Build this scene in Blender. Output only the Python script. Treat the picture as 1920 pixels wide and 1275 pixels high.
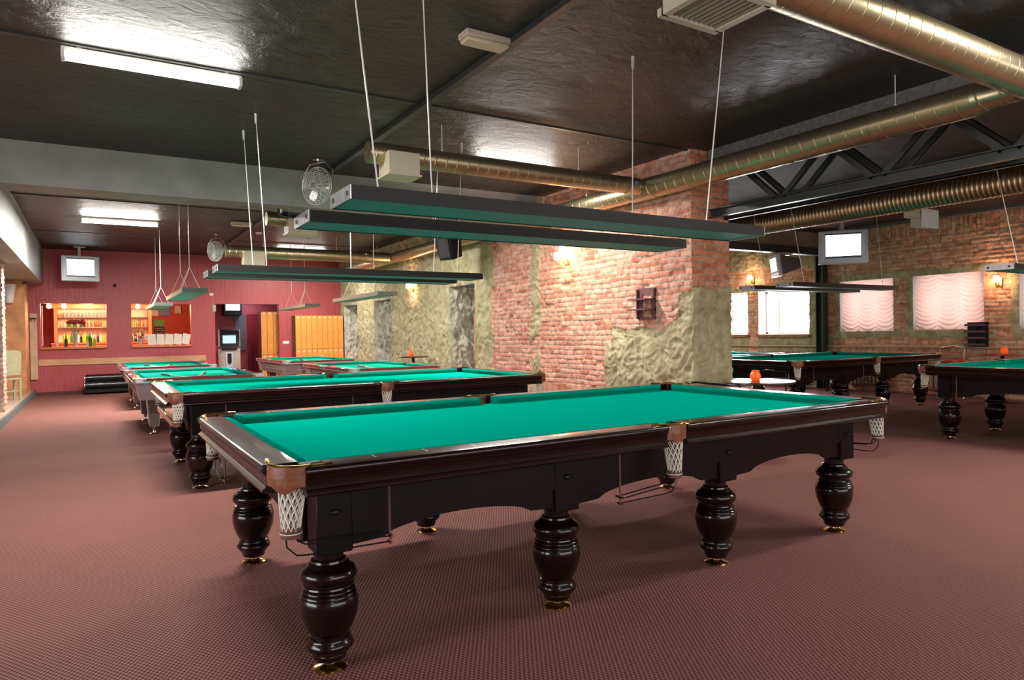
import bpy, bmesh, math, random
from mathutils import Vector, Matrix, noise
for o in list(bpy.data.objects): bpy.data.objects.remove(o)
random.seed(7)
sc = bpy.context.scene
COL = sc.collection
PI = math.pi
# ------------------------------------------------------------------ camera
F_PX, PITCH, ROLL, YAW = 1283.77, -.0107, -.0162, .5489
fw = Vector((math.sin(YAW)*math.cos(PITCH), math.cos(YAW)*math.cos(PITCH), math.sin(PITCH)))
rt = Vector((math.cos(YAW), -math.sin(YAW), 0)); up = rt.cross(fw)
r2 = rt*math.cos(ROLL)+up*math.sin(ROLL); u2 = -rt*math.sin(ROLL)+up*math.cos(ROLL)
cam = bpy.data.cameras.new('camera'); co = bpy.data.objects.new('camera', cam); COL.objects.link(co)
m = Matrix((r2, u2, -fw)).transposed().to_4x4(); m.translation = Vector((-2.4785, -3.5255, 1.3447))
co.matrix_world = m
cam.sensor_width = 36; cam.sensor_fit = 'HORIZONTAL'; cam.lens = F_PX/1920*36; cam.clip_start = .05; cam.clip_end = 200
sc.camera = co
sc.view_settings.view_transform = 'Standard'; sc.view_settings.look = 'None'
sc.view_settings.exposure = 0.25; sc.view_settings.gamma = 1; sc.view_settings.use_curve_mapping = False
# ------------------------------------------------------------------ world and large lights
w = bpy.data.worlds.new('world'); sc.world = w; w.use_nodes = True
bg = w.node_tree.nodes['Background']; bg.inputs[0].default_value = (.92, .95, 1, 1); bg.inputs[1].default_value = .9
def area(name, loc, sx, sy, power, col=(1, 1, 1), rot=(0, 0, 0), spread=PI):
    l = bpy.data.lights.new(name, 'AREA'); l.shape = 'RECTANGLE'; l.size = sx; l.size_y = sy; l.energy = power; l.color = col; l.spread = spread
    o = bpy.data.objects.new(name, l); COL.objects.link(o); o.location = loc; o.rotation_euler = rot
    return o
def point(name, loc, power, col, r=.05):
    l = bpy.data.lights.new(name, 'POINT'); l.energy = power; l.color = col; l.shadow_soft_size = r
    o = bpy.data.objects.new(name, l); COL.objects.link(o); o.location = loc
    return o
TUBE = (1, .97, .9)
# ceiling fluorescent fittings, right-room and behind-viewer ones added unseen for light: (x, y, z, length)
FLUOR = [(-2.0, 2.69, 3.50, 1.29), (-2.0, 11.2, 3.50, 1.27), (2.45, 4.42, 3.46, 1.3), (2.9, -1.9, 3.46, 1.3), (6.2, -3.0, 3.3, 1.3), (7.8, 10.0, 3.3, 1.3), (-2.0, -5.0, 3.46, 1.3), (9.6, -3.6, 3.3, 1.3), (2.2, 14.6, 3.50, 1.25), (1.9, 8.9, 3.48, 1.25)]
POW = [150, 330, 125, 40, 170, 170, 18, 45, 130, 110]
for i, (x, y, z, L) in enumerate(FLUOR):
    area('tube_light_down', (x, y, z-.07), L, .12, POW[i], TUBE)
    area('tube_light_up', (x, y, z+.035), L, .05, POW[i]*(.55 if x < 4.6 else .02), TUBE, (PI, 0, 0))
# daylight entering through the windows of the right wall
for yy in (4.94, 3.32, 1.5):
    area('daylight_curtain', (11.72, yy, 1.85), 1.05, 1.1, 5.5, (1, .97, .95), (0, PI/2, 0))
area('daylight_window', (11.76, 6.98, 1.7), 1.0, 1.35, 120, (.95, .98, 1), (0, PI/2, 0))
area('daylight_window', (11.76, 8.7, 1.7), 1.0, 1.35, 120, (.95, .98, 1), (0, PI/2, 0))
area('daylight_window', (11.76, 12.9, 1.7), 1.0, 5.0, 220, (.95, .98, 1), (0, PI/2, 0))
# cool daylight from the entrance at left; the front one is added fill
area('unseen_daylight', (-7.9, -1.0, 1.7), 2.0, 5.0, 150, (.93, .95, 1), (0, -PI/2, 0))
area('unseen_daylight', (1.5, -7.9, 2.0), 8.6, 2.0, 25, (1, .95, .9), (PI/2, 0, 0))
# warm bar lights
point('bar_light', (-2.6, 18.3, 2.2), 150, (1, .70, .44), .15)
point('bar_light', (-.9, 18.3, 2.2), 60, (1, .62, .34), .15)
area('vestibule_light', (1.6, 18.2, 2.55), .5, .5, 16, (.85, .8, 1))
# ------------------------------------------------------------------ materials
def mat(name): 
    M = bpy.data.materials.new(name); M.use_nodes = True
    nt = M.node_tree; return M, nt, nt.nodes['Principled BSDF'], nt.nodes['Material Output']
def N(nt, t, **kw):
    n = nt.nodes.new(t)
    for k, v in kw.items(): setattr(n, k, v)
    return n
def simple(name, col, rough=.5, metal=0, coat=0, nscale=0, namt=0, bump=0, emit=None, estr=0, spec=.5, trans=0, nstretch=(1, 1, 1)):
    M, nt, b, out = mat(name)
    b.inputs['Base Color'].default_value = (*col, 1); b.inputs['Roughness'].default_value = rough; b.inputs['Metallic'].default_value = metal
    b.inputs['Coat Weight'].default_value = coat; b.inputs['Coat Roughness'].default_value = .06; b.inputs['Specular IOR Level'].default_value = spec
    b.inputs['Transmission Weight'].default_value = trans
    if emit: b.inputs['Emission Color'].default_value = (*emit, 1); b.inputs['Emission Strength'].default_value = estr
    if nscale:
        tc = N(nt, 'ShaderNodeTexCoord'); mp = N(nt, 'ShaderNodeMapping'); mp.inputs['Scale'].default_value = nstretch
        no = N(nt, 'ShaderNodeTexNoise'); no.inputs['Scale'].default_value = nscale; no.inputs['Detail'].default_value = 5
        nt.links.new(tc.outputs['Object'], mp.inputs[0]); nt.links.new(mp.outputs[0], no.inputs[0])
        if namt:
            mr = N(nt, 'ShaderNodeMapRange'); mr.inputs[1].default_value = .3; mr.inputs[2].default_value = .7; mr.inputs[3].default_value = 1-namt; mr.inputs[4].default_value = 1+namt
            mx = N(nt, 'ShaderNodeVectorMath', operation='SCALE'); mx.inputs[0].default_value = col
            nt.links.new(no.outputs[0], mr.inputs[0]); nt.links.new(mr.outputs[0], mx.inputs[3]); nt.links.new(mx.outputs[0], b.inputs['Base Color'])
        if bump:
            bp = N(nt, 'ShaderNodeBump'); bp.inputs['Strength'].default_value = bump; bp.inputs['Distance'].default_value = .02
            nt.links.new(no.outputs[0], bp.inputs['Height']); nt.links.new(bp.outputs[0], b.inputs['Normal'])
    return M
def emis(name, col, s):
    M, nt, b, out = mat(name); b.inputs['Base Color'].default_value = (*col, 1)
    b.inputs['Emission Color'].default_value = (*col, 1); b.inputs['Emission Strength'].default_value = s; return M
def math_(nt, op, a, b=None, c=None):
    n = N(nt, 'ShaderNodeMath', operation=op)
    for i, v in enumerate((a, b, c)):
        if v is None: continue
        if isinstance(v, (int, float)): n.inputs[i].default_value = v
        else: nt.links.new(v, n.inputs[i])
    return n.outputs[0]
def mixc(nt, f, a, b):
    n = N(nt, 'ShaderNodeMix', data_type='RGBA')
    if isinstance(f, (int, float)): n.inputs[0].default_value = f
    else: nt.links.new(f, n.inputs[0])
    for i, v in ((6, a), (7, b)):
        if isinstance(v, tuple): n.inputs[i].default_value = (*v, 1)
        else: nt.links.new(v, n.inputs[i])
    return n.outputs[2]
MAHOG = simple('mahogany_lacquer', (.012, .0010, .0014), .35, coat=.42, nscale=6, namt=.35, nstretch=(1, 6, 6), spec=.15)
LEGW = simple('dark_lacquer', (.006, .0008, .0012), .3, coat=.6, spec=.2)
APRON = simple('apron_wood', (.0065, .0018, .0018), .5, spec=.18)
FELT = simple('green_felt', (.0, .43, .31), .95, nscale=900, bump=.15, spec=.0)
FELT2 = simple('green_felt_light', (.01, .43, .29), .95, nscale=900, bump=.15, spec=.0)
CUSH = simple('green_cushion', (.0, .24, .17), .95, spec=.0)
LEATHER = simple('tan_leather', (.21, .07, .035), .42, nscale=30, namt=.3, bump=.15)
DLEATHER = simple('brown_leather', (.12, .045, .03), .5)
BRASS = simple('brass', (.85, .58, .2), .18, metal=1)
CHROME = simple('chrome', (.8, .8, .82), .12, metal=1)
NET = simple('white_net', (.72, .68, .58), .8)
WIRE = simple('black_wire', (.02, .02, .02), .25, metal=.6)
IVORY = simple('ivory', (.75, .72, .62), .35)
LAMPB = simple('black_lamp_housing', (.013, .012, .011), .5, nscale=60, bump=.05, spec=.3)
LAMPE = simple('aluminium_end', (.55, .55, .57), .35, metal=.9, nscale=30, namt=.2)
STEEL = simple('painted_steel', (.03, .032, .032), .4)
STEELD = simple('painted_steel_column', (.012, .03, .024), .35)
CABLE = simple('white_cable', (.75, .74, .7), .4, metal=.2)
BLACK = simple('black_plastic', (.008, .008, .009), .4, spec=.3)
WHITEP = simple('white_plastic', (.75, .73, .7), .4)
SILVER = simple('silver_plastic', (.50, .50, .53), .35, metal=.25)
BEAM = simple('grey_paint', (.20, .205, .185), .55, nscale=3, namt=.15, bump=.2)
SOFFIT = simple('pale_grey_paint', (.29, .29, .275), .5, nscale=3, namt=.1)
CONC = simple('grey_concrete', (.13, .13, .125), .8, nscale=20, namt=.3, bump=.5)
ORANGEW = simple('orange_limewash', (.62, .27, .12), .7, nscale=4, namt=.25)
PINE = simple('pine_board', (.62, .33, .17), .5, nscale=4, namt=.15, nstretch=(1, 1, 8))
TILE = simple('floor_tile', (.50, .36, .28), .3)
PLYW = simple('pale_board', (.62, .42, .28), .6, nscale=4, namt=.15)
CREAMW = simple('cream_wood', (.36, .33, .19), .45, nscale=5, namt=.1)
LOCK = simple('orange_beech', (.78, .30, .055), .4, nscale=5, namt=.12, nstretch=(6, 6, 1))
LOCKG = simple('locker_carcass', (.20, .07, .02), .6)
REDW = simple('red_doorpaint', (.20, .012, .022), .35)
TUBEM = emis('fluorescent_tube', (1, .98, .93), 14)
CAGE = simple('polished_cage', (.72, .72, .70), .3, metal=.5)
SCREEN = emis('lit_screen', (.85, .92, 1), 3.2)
SCREENB = emis('blue_screen', (.22, .5, .85), 1.6)
SCONCE = emis('lit_lampshade', (1, .72, .42), 9)
BULB = emis('lit_bulb', (1, .70, .35), 14)
PANE = emis('bright_window', (1, 1, 1), 3.0)
PANEP = emis('curtain_backlight', (1, .93, .9), .55)
ORGLASS = simple('orange_glass', (.95, .10, .02), .12, emit=(1, .10, .01), estr=.35, coat=.5)
REDVIN = simple('red_vinyl', (.65, .05, .025), .35)
REDTAB = simple('red_table', (.38, .04, .03), .25, coat=.5)
TABTOP = simple('dark_table_top', (.05, .015, .012), .3, coat=.5)
BROWNSH = simple('purple_brown_paint', (.14, .055, .055), .5)
BLKLEA = simple('black_leather', (.012, .011, .012), .28, nscale=14, bump=.4)
WOODSILL = simple('red_wood_sill', (.35, .10, .05), .4)
BARW = simple('bar_orange_wood', (.62, .17, .05), .45)
BARR = simple('bar_red_wall', (.45, .05, .02), .6)
GLASSB = [simple('bottle_green', (.03, .22, .03), .08, trans=.3), simple('bottle_clear', (.75, .62, .5), .1, trans=.3), simple('bottle_amber', (.35, .11, .02), .1, trans=.2), simple('bottle_dark', (.02, .02, .015), .1), simple('bottle_lime', (.30, .50, .02), .1, trans=.2)]
GLASSC = simple('clear_glass', (.8, .85, .85), .05, trans=.75)
STEM = simple('green_stem', (.16, .22, .05), .6)
ROSE = simple('dark_red_petals', (.30, .03, .02), .7)
PAPER = simple('white_menu_card', (.72, .62, .52), .6)
GREENP = simple('green_panel', (.12, .35, .05), .6)
CHALKB = simple('chalkboard', (.05, .04, .03), .7)
BLUEP = simple('blue_picture', (.08, .14, .28), .4)
GREY = simple('grey_panel', (.12, .11, .12), .4)
ATMB = simple('bronze_plastic', (.42, .33, .27), .38, metal=.3)
LAM = simple('brown_laminate', (.15, .115, .095), .35, nscale=8, namt=.1)
LAMT = simple('red_brown_laminate', (.13, .03, .028), .25, coat=.6)
ALU = simple('brushed_aluminium', (.62, .60, .60), .32, metal=.85)
CUEW = simple('maple_cue', (.72, .52, .33), .3)
CUEB = simple('dark_cue_butt', (.05, .04, .05), .3)
CREAMPIPE = simple('cream_pipe', (.42, .33, .19), .45)
GRILLE = simple('cream_grille', (.50, .42, .31), .45)
BOXM = simple('beige_duct_box', (.55, .49, .36), .5, metal=.2)
BRICKC = simple('brick_lump', (.4, .13, .07), .9)
def duct_mat(name, axis, c1, c2, pitch, col=(.42, .345, .21), rough=.34, wid=.05, depth=.004):
    """spiral-seam sheet metal; the seam winds round the axis through (c1, c2)"""
    M, nt, b, out = mat(name)
    tc = N(nt, 'ShaderNodeTexCoord'); sep = N(nt, 'ShaderNodeSeparateXYZ'); nt.links.new(tc.outputs['Object'], sep.inputs[0])
    s_, a_ = (sep.outputs[0], sep.outputs[1]) if axis == 'X' else (sep.outputs[1], sep.outputs[0])
    ang = math_(nt, 'ARCTAN2', math_(nt, 'SUBTRACT', sep.outputs[2], c2), math_(nt, 'SUBTRACT', a_, c1))
    t = math_(nt, 'ADD', math_(nt, 'MULTIPLY', s_, 1/pitch), math_(nt, 'MULTIPLY', ang, 1/(2*PI)))
    fr = math_(nt, 'FRACT', math_(nt, 'ADD', t, 100)); dd = math_(nt, 'ABSOLUTE', math_(nt, 'SUBTRACT', fr, .5))
    mr = N(nt, 'ShaderNodeMapRange', interpolation_type='SMOOTHSTEP'); mr.inputs[1].default_value = wid; mr.inputs[2].default_value = 0; nt.links.new(dd, mr.inputs[0])
    no = N(nt, 'ShaderNodeTexNoise'); no.inputs['Scale'].default_value = 3; nt.links.new(tc.outputs['Object'], no.inputs[0])
    vs = N(nt, 'ShaderNodeVectorMath', operation='SCALE'); vs.inputs[0].default_value = col; nt.links.new(math_(nt, 'MULTIPLY_ADD', no.outputs[0], .3, .85), vs.inputs[3]); nt.links.new(vs.outputs[0], b.inputs['Base Color'])
    bp = N(nt, 'ShaderNodeBump'); bp.inputs['Strength'].default_value = 1; bp.inputs['Distance'].default_value = depth; nt.links.new(mr.outputs[0], bp.inputs['Height']); nt.links.new(bp.outputs[0], b.inputs['Normal'])
    b.inputs['Metallic'].default_value = .92; b.inputs['Roughness'].default_value = rough
    return M
DUCT = simple('brassy_band', (.42, .345, .21), .3, metal=.92)
# louvre grid below the lamps, green cloth reflection painted in as teal
def louvre():
    M, nt, b, out = mat('felt_reflection_louvre')
    tc = N(nt, 'ShaderNodeTexCoord'); sep = N(nt, 'ShaderNodeSeparateXYZ'); nt.links.new(tc.outputs['Object'], sep.inputs[0])
    a = math_(nt, 'SINE', math_(nt, 'MULTIPLY', sep.outputs[0], 2*PI/.016)); c = math_(nt, 'SINE', math_(nt, 'MULTIPLY', sep.outputs[1], 2*PI/.016))
    mx = math_(nt, 'MAXIMUM', a, c); f = math_(nt, 'GREATER_THAN', mx, .55)
    nt.links.new(mixc(nt, f, (.006, .06, .06), (.10, .42, .42)), b.inputs['Base Color'])
    b.inputs['Roughness'].default_value = .5; b.inputs['Metallic'].default_value = 0; b.inputs['Specular IOR Level'].default_value = .25
    return M
LOUV = louvre()
# carpet: woven loops in rows
def carpet():
    M, nt, b, out = mat('woven_carpet')
    tc = N(nt, 'ShaderNodeTexCoord'); sep = N(nt, 'ShaderNodeSeparateXYZ'); nt.links.new(tc.outputs['Object'], sep.inputs[0])
    P = .021
    u = math_(nt, 'MULTIPLY', sep.outputs[0], 1/P); v = math_(nt, 'MULTIPLY', sep.outputs[1], 1/P)
    s1 = math_(nt, 'SINE', math_(nt, 'MULTIPLY', u, 2*PI)); s2 = math_(nt, 'SINE', math_(nt, 'MULTIPLY', v, 2*PI*.6))
    s3 = math_(nt, 'SINE', math_(nt, 'MULTIPLY', v, 2*PI*1.2))
    h = math_(nt, 'ADD', math_(nt, 'MULTIPLY', math_(nt, 'MULTIPLY', s1, s2), 1.15), math_(nt, 'MULTIPLY', s3, .12))
    no = N(nt, 'ShaderNodeTexNoise'); no.inputs['Scale'].default_value = .9; no.inputs['Detail'].default_value = 4; nt.links.new(tc.outputs['Object'], no.inputs[0])
    n2 = N(nt, 'ShaderNodeTexNoise'); n2.inputs['Scale'].default_value = 160; nt.links.new(tc.outputs['Object'], n2.inputs[0])
    f = math_(nt, 'MULTIPLY_ADD', h, .42, .5); f = math_(nt, 'ADD', f, math_(nt, 'MULTIPLY_ADD', n2.outputs[0], .3, -.15))
    cl = N(nt, 'ShaderNodeClamp'); nt.links.new(f, cl.inputs[0])
    c1 = mixc(nt, cl.outputs[0], (.050, .012, .012), (.38, .165, .137))
    wear = math_(nt, 'MULTIPLY_ADD', no.outputs[0], .25, .87)
    sc_ = N(nt, 'ShaderNodeVectorMath', operation='SCALE'); nt.links.new(c1, sc_.inputs[0]); nt.links.new(wear, sc_.inputs[3])
    nt.links.new(sc_.outputs[0], b.inputs['Base Color'])
    bp = N(nt, 'ShaderNodeBump'); bp.inputs['Strength'].default_value = .6; bp.inputs['Distance'].default_value = .003; nt.links.new(h, bp.inputs['Height']); nt.links.new(bp.outputs[0], b.inputs['Normal'])
    b.inputs['Roughness'].default_value = .9; b.inputs['Specular IOR Level'].default_value = .2
    return M
CARPET = carpet()
def ceilmat(name, c1, c2, bs=.6, rough=.33):
    M, nt, b, out = mat(name)
    tc = N(nt, 'ShaderNodeTexCoord'); mp = N(nt, 'ShaderNodeMapping'); mp.inputs['Scale'].default_value = (.75, 1, 1); nt.links.new(tc.outputs['Object'], mp.inputs[0])
    no = N(nt, 'ShaderNodeTexNoise'); no.inputs['Scale'].default_value = 6.5; no.inputs['Detail'].default_value = 8; no.inputs['Roughness'].default_value = .62; no.inputs['Distortion'].default_value = 1.2; nt.links.new(mp.outputs[0], no.inputs[0])
    n3 = N(nt, 'ShaderNodeTexNoise'); n3.inputs['Scale'].default_value = .8; n3.inputs['Detail'].default_value = 3; nt.links.new(mp.outputs[0], n3.inputs[0])
    n4 = N(nt, 'ShaderNodeTexNoise'); n4.inputs['Scale'].default_value = 90; n4.inputs['Detail'].default_value = 2; nt.links.new(tc.outputs['Object'], n4.inputs[0])
    nt.links.new(mixc(nt, n3.outputs[0], c1, c2), b.inputs['Base Color'])
    hh = math_(nt, 'ADD', no.outputs[0], math_(nt, 'MULTIPLY', n4.outputs[0], .10))
    amp = math_(nt, 'MULTIPLY', hh, math_(nt, 'MULTIPLY_ADD', n3.outputs[0], 3.4, -.9))
    bp = N(nt, 'ShaderNodeBump'); bp.inputs['Strength'].default_value = bs; bp.inputs['Distance'].default_value = .085; nt.links.new(amp, bp.inputs['Height']); nt.links.new(bp.outputs[0], b.inputs['Normal'])
    b.inputs['Roughness'].default_value = rough; b.inputs['Specular IOR Level'].default_value = .6
    if rough > .6: b.inputs['Specular IOR Level'].default_value = .25
    return M
CEIL = ceilmat('black_gloss_ceiling', (.009, .009, .008), (.030, .020, .016), .9, .42)  # brownish second tone is reddish reflected light put into the colour
CEILR = ceilmat('bounce_tinted_ceiling', (.022, .016, .014), (.055, .03, .024), .3, .75)  # reddish brown stands for bounced light, put into the base colour
def redwall():
    M, nt, b, out = mat('crimson_plaster')
    tc = N(nt, 'ShaderNodeTexCoord'); mp = N(nt, 'ShaderNodeMapping'); mp.inputs['Scale'].default_value = (9, 9, .8); nt.links.new(tc.outputs['Object'], mp.inputs[0])
    no = N(nt, 'ShaderNodeTexNoise'); no.inputs['Scale'].default_value = 2.5; no.inputs['Detail'].default_value = 6; nt.links.new(mp.outputs[0], no.inputs[0])
    nt.links.new(mixc(nt, no.outputs[0], (.36, .04, .05), (.48, .10, .11)), b.inputs['Base Color'])
    bp = N(nt, 'ShaderNodeBump'); bp.inputs['Strength'].default_value = .45; bp.inputs['Distance'].default_value = .02; nt.links.new(no.outputs[0], bp.inputs['Height']); nt.links.new(bp.outputs[0], b.inputs['Normal'])
    b.inputs['Roughness'].default_value = .45
    return M
REDWALL = redwall()
def brickmat(name, cA, cB, cM, pc=((.26, .22, .11), (.50, .44, .28)), base_pl=None):
    """brick / plaster wall; the vertex attributes plaster, bval (tone of each brick) and mortar come from the laid-out geometry"""
    M, nt, b, out = mat(name)
    tc = N(nt, 'ShaderNodeTexCoord')
    def no(s_, d_, r_=.55):
        n = N(nt, 'ShaderNodeTexNoise'); n.inputs['Scale'].default_value = s_; n.inputs['Detail'].default_value = d_; n.inputs['Roughness'].default_value = r_; nt.links.new(tc.outputs['Object'], n.inputs[0]); return n.outputs[0]
    rv, big, fine = no(11, 6, .65), no(1.5, 3), no(55, 4, .7)
    at = lambda k: N(nt, 'ShaderNodeAttribute', attribute_name=k).outputs['Fac']
    def ramp(x, lo, hi):
        m_ = N(nt, 'ShaderNodeMapRange'); m_.inputs[1].default_value = lo; m_.inputs[2].default_value = hi; nt.links.new(x, m_.inputs[0]); return m_.outputs[0]
    tone = math_(nt, 'ADD', math_(nt, 'MULTIPLY', at('bval'), .75), math_(nt, 'MULTIPLY_ADD', rv, 1.1, -.42)); cl = N(nt, 'ShaderNodeClamp'); nt.links.new(tone, cl.inputs[0])
    bc = mixc(nt, cl.outputs[0], cA, cB)
    bc = mixc(nt, math_(nt, 'MULTIPLY', ramp(math_(nt, 'ADD', math_(nt, 'MULTIPLY', rv, .6), math_(nt, 'MULTIPLY', big, .5)), .56, .72), .7), bc, cM)
    dark = tuple(c*.35 for c in cA)
    bc = mixc(nt, math_(nt, 'MULTIPLY', ramp(fine, .60, .72), .45), bc, dark)
    mo = ramp(math_(nt, 'ADD', at('mortar'), math_(nt, 'MULTIPLY_ADD', fine, .5, -.25)), .40, .62)
    mcol = mixc(nt, ramp(rv, .40, .62), tuple(c*.42 for c in cM), cM)
    bc = mixc(nt, mo, bc, mcol)
    pf = ramp(math_(nt, 'ADD', at('plaster'), math_(nt, 'MULTIPLY_ADD', rv, .6, -.3)), .45, .55)
    pn = no(6, 7, .62)
    pcx = mixc(nt, ramp(pn, .32, .68), pc[0], pc[1])
    nt.links.new(mixc(nt, pf, bc, pcx), b.inputs['Base Color'])
    h = math_(nt, 'ADD', math_(nt, 'MULTIPLY', rv, .8), math_(nt, 'MULTIPLY', fine, .35))
    bp = N(nt, 'ShaderNodeBump'); bp.inputs['Strength'].default_value = .9; bp.inputs['Distance'].default_value = .012; nt.links.new(h, bp.inputs['Height']); nt.links.new(bp.outputs[0], b.inputs['Normal'])
    b.inputs['Roughness'].default_value = .82; b.inputs['Specular IOR Level'].default_value = .3
    return M
BRX = brickmat('brick_partition', (.42, .115, .06), (.80, .42, .30), (.60, .46, .36))
BRY = brickmat('brick_pier_end', (.50, .12, .045), (.74, .31, .17), (.55, .42, .30))
BRR = brickmat('brick_right_wall', (.50, .17, .085), (.84, .48, .31), (.55, .44, .29))
BRL = brickmat('brick_left_pier', (.45, .22, .15), (.66, .46, .36), (.62, .55, .47))
PLR = brickmat('rough_plaster', (.4, .1, .06), (.7, .3, .2), (.5, .4, .3), pc=((.34, .31, .22), (.60, .57, .47)))
# ------------------------------------------------------------------ geometry helpers
def T(loc=(0, 0, 0), rx=0, ry=0, rz=0, s=(1, 1, 1)):
    return Matrix.Translation(loc) @ Matrix.Rotation(rz, 4, 'Z') @ Matrix.Rotation(ry, 4, 'Y') @ Matrix.Rotation(rx, 4, 'X') @ Matrix.Diagonal((*s, 1))
class MB:
    def __init__(s): s.v = []; s.f = []; s.sm = []
    def add(s, vs, fs, smooth=False, M=None):
        o = len(s.v)
        s.v += [tuple(M @ Vector(v)) if M else tuple(v) for v in vs]
        s.f += [tuple(o+i for i in f) for f in fs]; s.sm += [smooth]*len(fs); return s
    def box(s, x0, x1, y0, y1, z0, z1, M=None, c=0):
        if c:  # chamfered on all vertical profile edges: octagon-ish via inset rings
            vs = []; 
            for z, i in ((z0, c), (z0+c, 0), (z1-c, 0), (z1, c)):
                vs += [(x0+i, y0+c, z), (x0+c, y0+i, z), (x1-c, y0+i, z), (x1-i, y0+c, z), (x1-i, y1-c, z), (x1-c, y1-i, z), (x0+c, y1-i, z), (x0+i, y1-c, z)]
            fs = [tuple(range(7, -1, -1)), tuple(range(24, 32))]
            for k in range(3):
                for i in range(8): fs.append((k*8+i, k*8+(i+1) % 8, k*8+8+(i+1) % 8, k*8+8+i))
            return s.add(vs, fs, False, M)
        vs = [(x, y, z) for x in (x0, x1) for y in (y0, y1) for z in (z0, z1)]
        return s.add(vs, [(0, 1, 3, 2), (4, 6, 7, 5), (0, 4, 5, 1), (2, 3, 7, 6), (0, 2, 6, 4), (1, 5, 7, 3)], False, M)
    def lathe(s, prof, n=24, M=None, smooth=True):
        vs = [(r*math.cos(2*PI*i/n), r*math.sin(2*PI*i/n), z) for r, z in prof for i in range(n)]
        fs = [(k*n+i, k*n+(i+1) % n, (k+1)*n+(i+1) % n, (k+1)*n+i) for k in range(len(prof)-1) for i in range(n)]
        if prof[0][0] > 1e-4: fs.append(tuple(range(n-1, -1, -1)))
        if prof[-1][0] > 1e-4: fs.append(tuple((len(prof)-1)*n+i for i in range(n)))
        return s.add(vs, fs, smooth, M)
    def tube(s, pts, r, n=8, close=False, cap=True):
        pts = [Vector(p) for p in pts]; L = len(pts); rings = []
        prev = None
        for i, p in enumerate(pts):
            a = pts[(i-1) % L] if (i or close) else p; b = pts[(i+1) % L] if (i < L-1 or close) else p
            t = (b-a).normalized()
            if prev is None:
                ref = Vector((0, 0, 1)) if abs(t.z) < .9 else Vector((1, 0, 0)); u = t.cross(ref).normalized()
            else: u = (prev-t*prev.dot(t)).normalized()
            prev = u; v = t.cross(u); rr = r[i] if isinstance(r, (list, tuple)) else r
            rings += [tuple(p+(u*math.cos(2*PI*k/n)+v*math.sin(2*PI*k/n))*rr) for k in range(n)]
        fs = []
        for i in range(L if close else L-1):
            j = (i+1) % L
            fs += [(i*n+k, i*n+(k+1) % n, j*n+(k+1) % n, j*n+k) for k in range(n)]
        if cap and not close: fs += [tuple(range(n-1, -1, -1)), tuple((L-1)*n+k for k in range(n))]
        return s.add(rings, fs, True)
    def prism(s, poly, axis, a, b, M=None, smooth=False):
        n = len(poly)
        def P(u, v, w): return {'X': (w, u, v), 'Y': (u, w, v), 'Z': (u, v, w)}[axis]
        vs = [P(u, v, a) for u, v in poly]+[P(u, v, b) for u, v in poly]
        fs = [tuple(range(n-1, -1, -1)), tuple(range(n, 2*n))]+[(i, (i+1) % n, n+(i+1) % n, n+i) for i in range(n)]
        return s.add(vs, fs, smooth, M)
    def sphere(s, c, r, n=14, k=8, sc_=(1, 1, 1)):
        prof = [(max(1e-5, r*math.sin(PI*i/k)), -r*math.cos(PI*i/k)) for i in range(k+1)]
        return s.lathe(prof, n, T(c, s=sc_))
    def build(s, name, mt, parent=None, fix=True):
        me = bpy.data.meshes.new(name); me.from_pydata(s.v, [], s.f)
        me.polygons.foreach_set('use_smooth', s.sm)
        if fix:
            bm = bmesh.new(); bm.from_mesh(me); bmesh.ops.recalc_face_normals(bm, faces=bm.faces); bm.to_mesh(me); bm.free()
        try: me.set_sharp_from_angle(angle=math.radians(42))
        except Exception: pass
        me.materials.append(mt); me.update()
        o = bpy.data.objects.new(name, me); COL.objects.link(o)
        if parent: o.parent = parent
        return o
def tag(o, label=None, cat=None, group=None, kind=None):
    if label: o['label'] = label
    if cat: o['category'] = cat
    if group: o['group'] = group
    if kind: o['kind'] = kind
    return o
def empty(name, loc, label, cat, group=None, rz=0):
    o = bpy.data.objects.new(name, None); COL.objects.link(o); o.location = loc; o.rotation_euler = (0, 0, rz); o.empty_display_size = .1
    return tag(o, label, cat, group)
def copy_tree(o, parent=None):
    c = o.copy(); COL.objects.link(c); c.parent = parent
    for ch in [x for x in list(bpy.data.objects) if x.parent == o]: copy_tree(ch, c)
    return c
def copy_thing(o, loc, label, rz=None):
    c = copy_tree(o); c.location = loc; c['label'] = label
    if rz is not None: c.rotation_euler = (0, 0, rz)
    return c
def struct(o): o['kind'] = 'structure'; return o
def arc(cx, cy, r, a0, a1, n): return [(cx+r*math.cos(a0+(a1-a0)*i/n), cy+r*math.sin(a0+(a1-a0)*i/n)) for i in range(n+1)]
# ------------------------------------------------------------------ room shell
HC = 3.59
def rect_wall(name, mt, axis, c, t, u0, u1, z0, z1, holes=()):
    """flat wall slab with rectangular holes, built as one mesh"""
    us = sorted({u0, u1, *[h[0] for h in holes], *[h[1] for h in holes]}); zs = sorted({z0, z1, *[h[2] for h in holes], *[h[3] for h in holes]})
    B = MB()
    for i in range(len(us)-1):
        for j in range(len(zs)-1):
            uc, zc = (us[i]+us[i+1])/2, (zs[j]+zs[j+1])/2
            if any(h[0] < uc < h[1] and h[2] < zc < h[3] for h in holes): continue
            if axis == 'Y': B.box(us[i], us[i+1], c, c+t, zs[j], zs[j+1])
            else: B.box(c, c+t, us[i], us[i+1], zs[j], zs[j+1])
    return struct(B.build(name, mt))
struct(MB().box(-3.69, 16, -8, 21, -.1, 0).build('floor', CARPET))
struct(MB().box(-3.75, 3.9, 17.02, 21, 0.001, .012).build('floor_bar', GREY))
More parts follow.
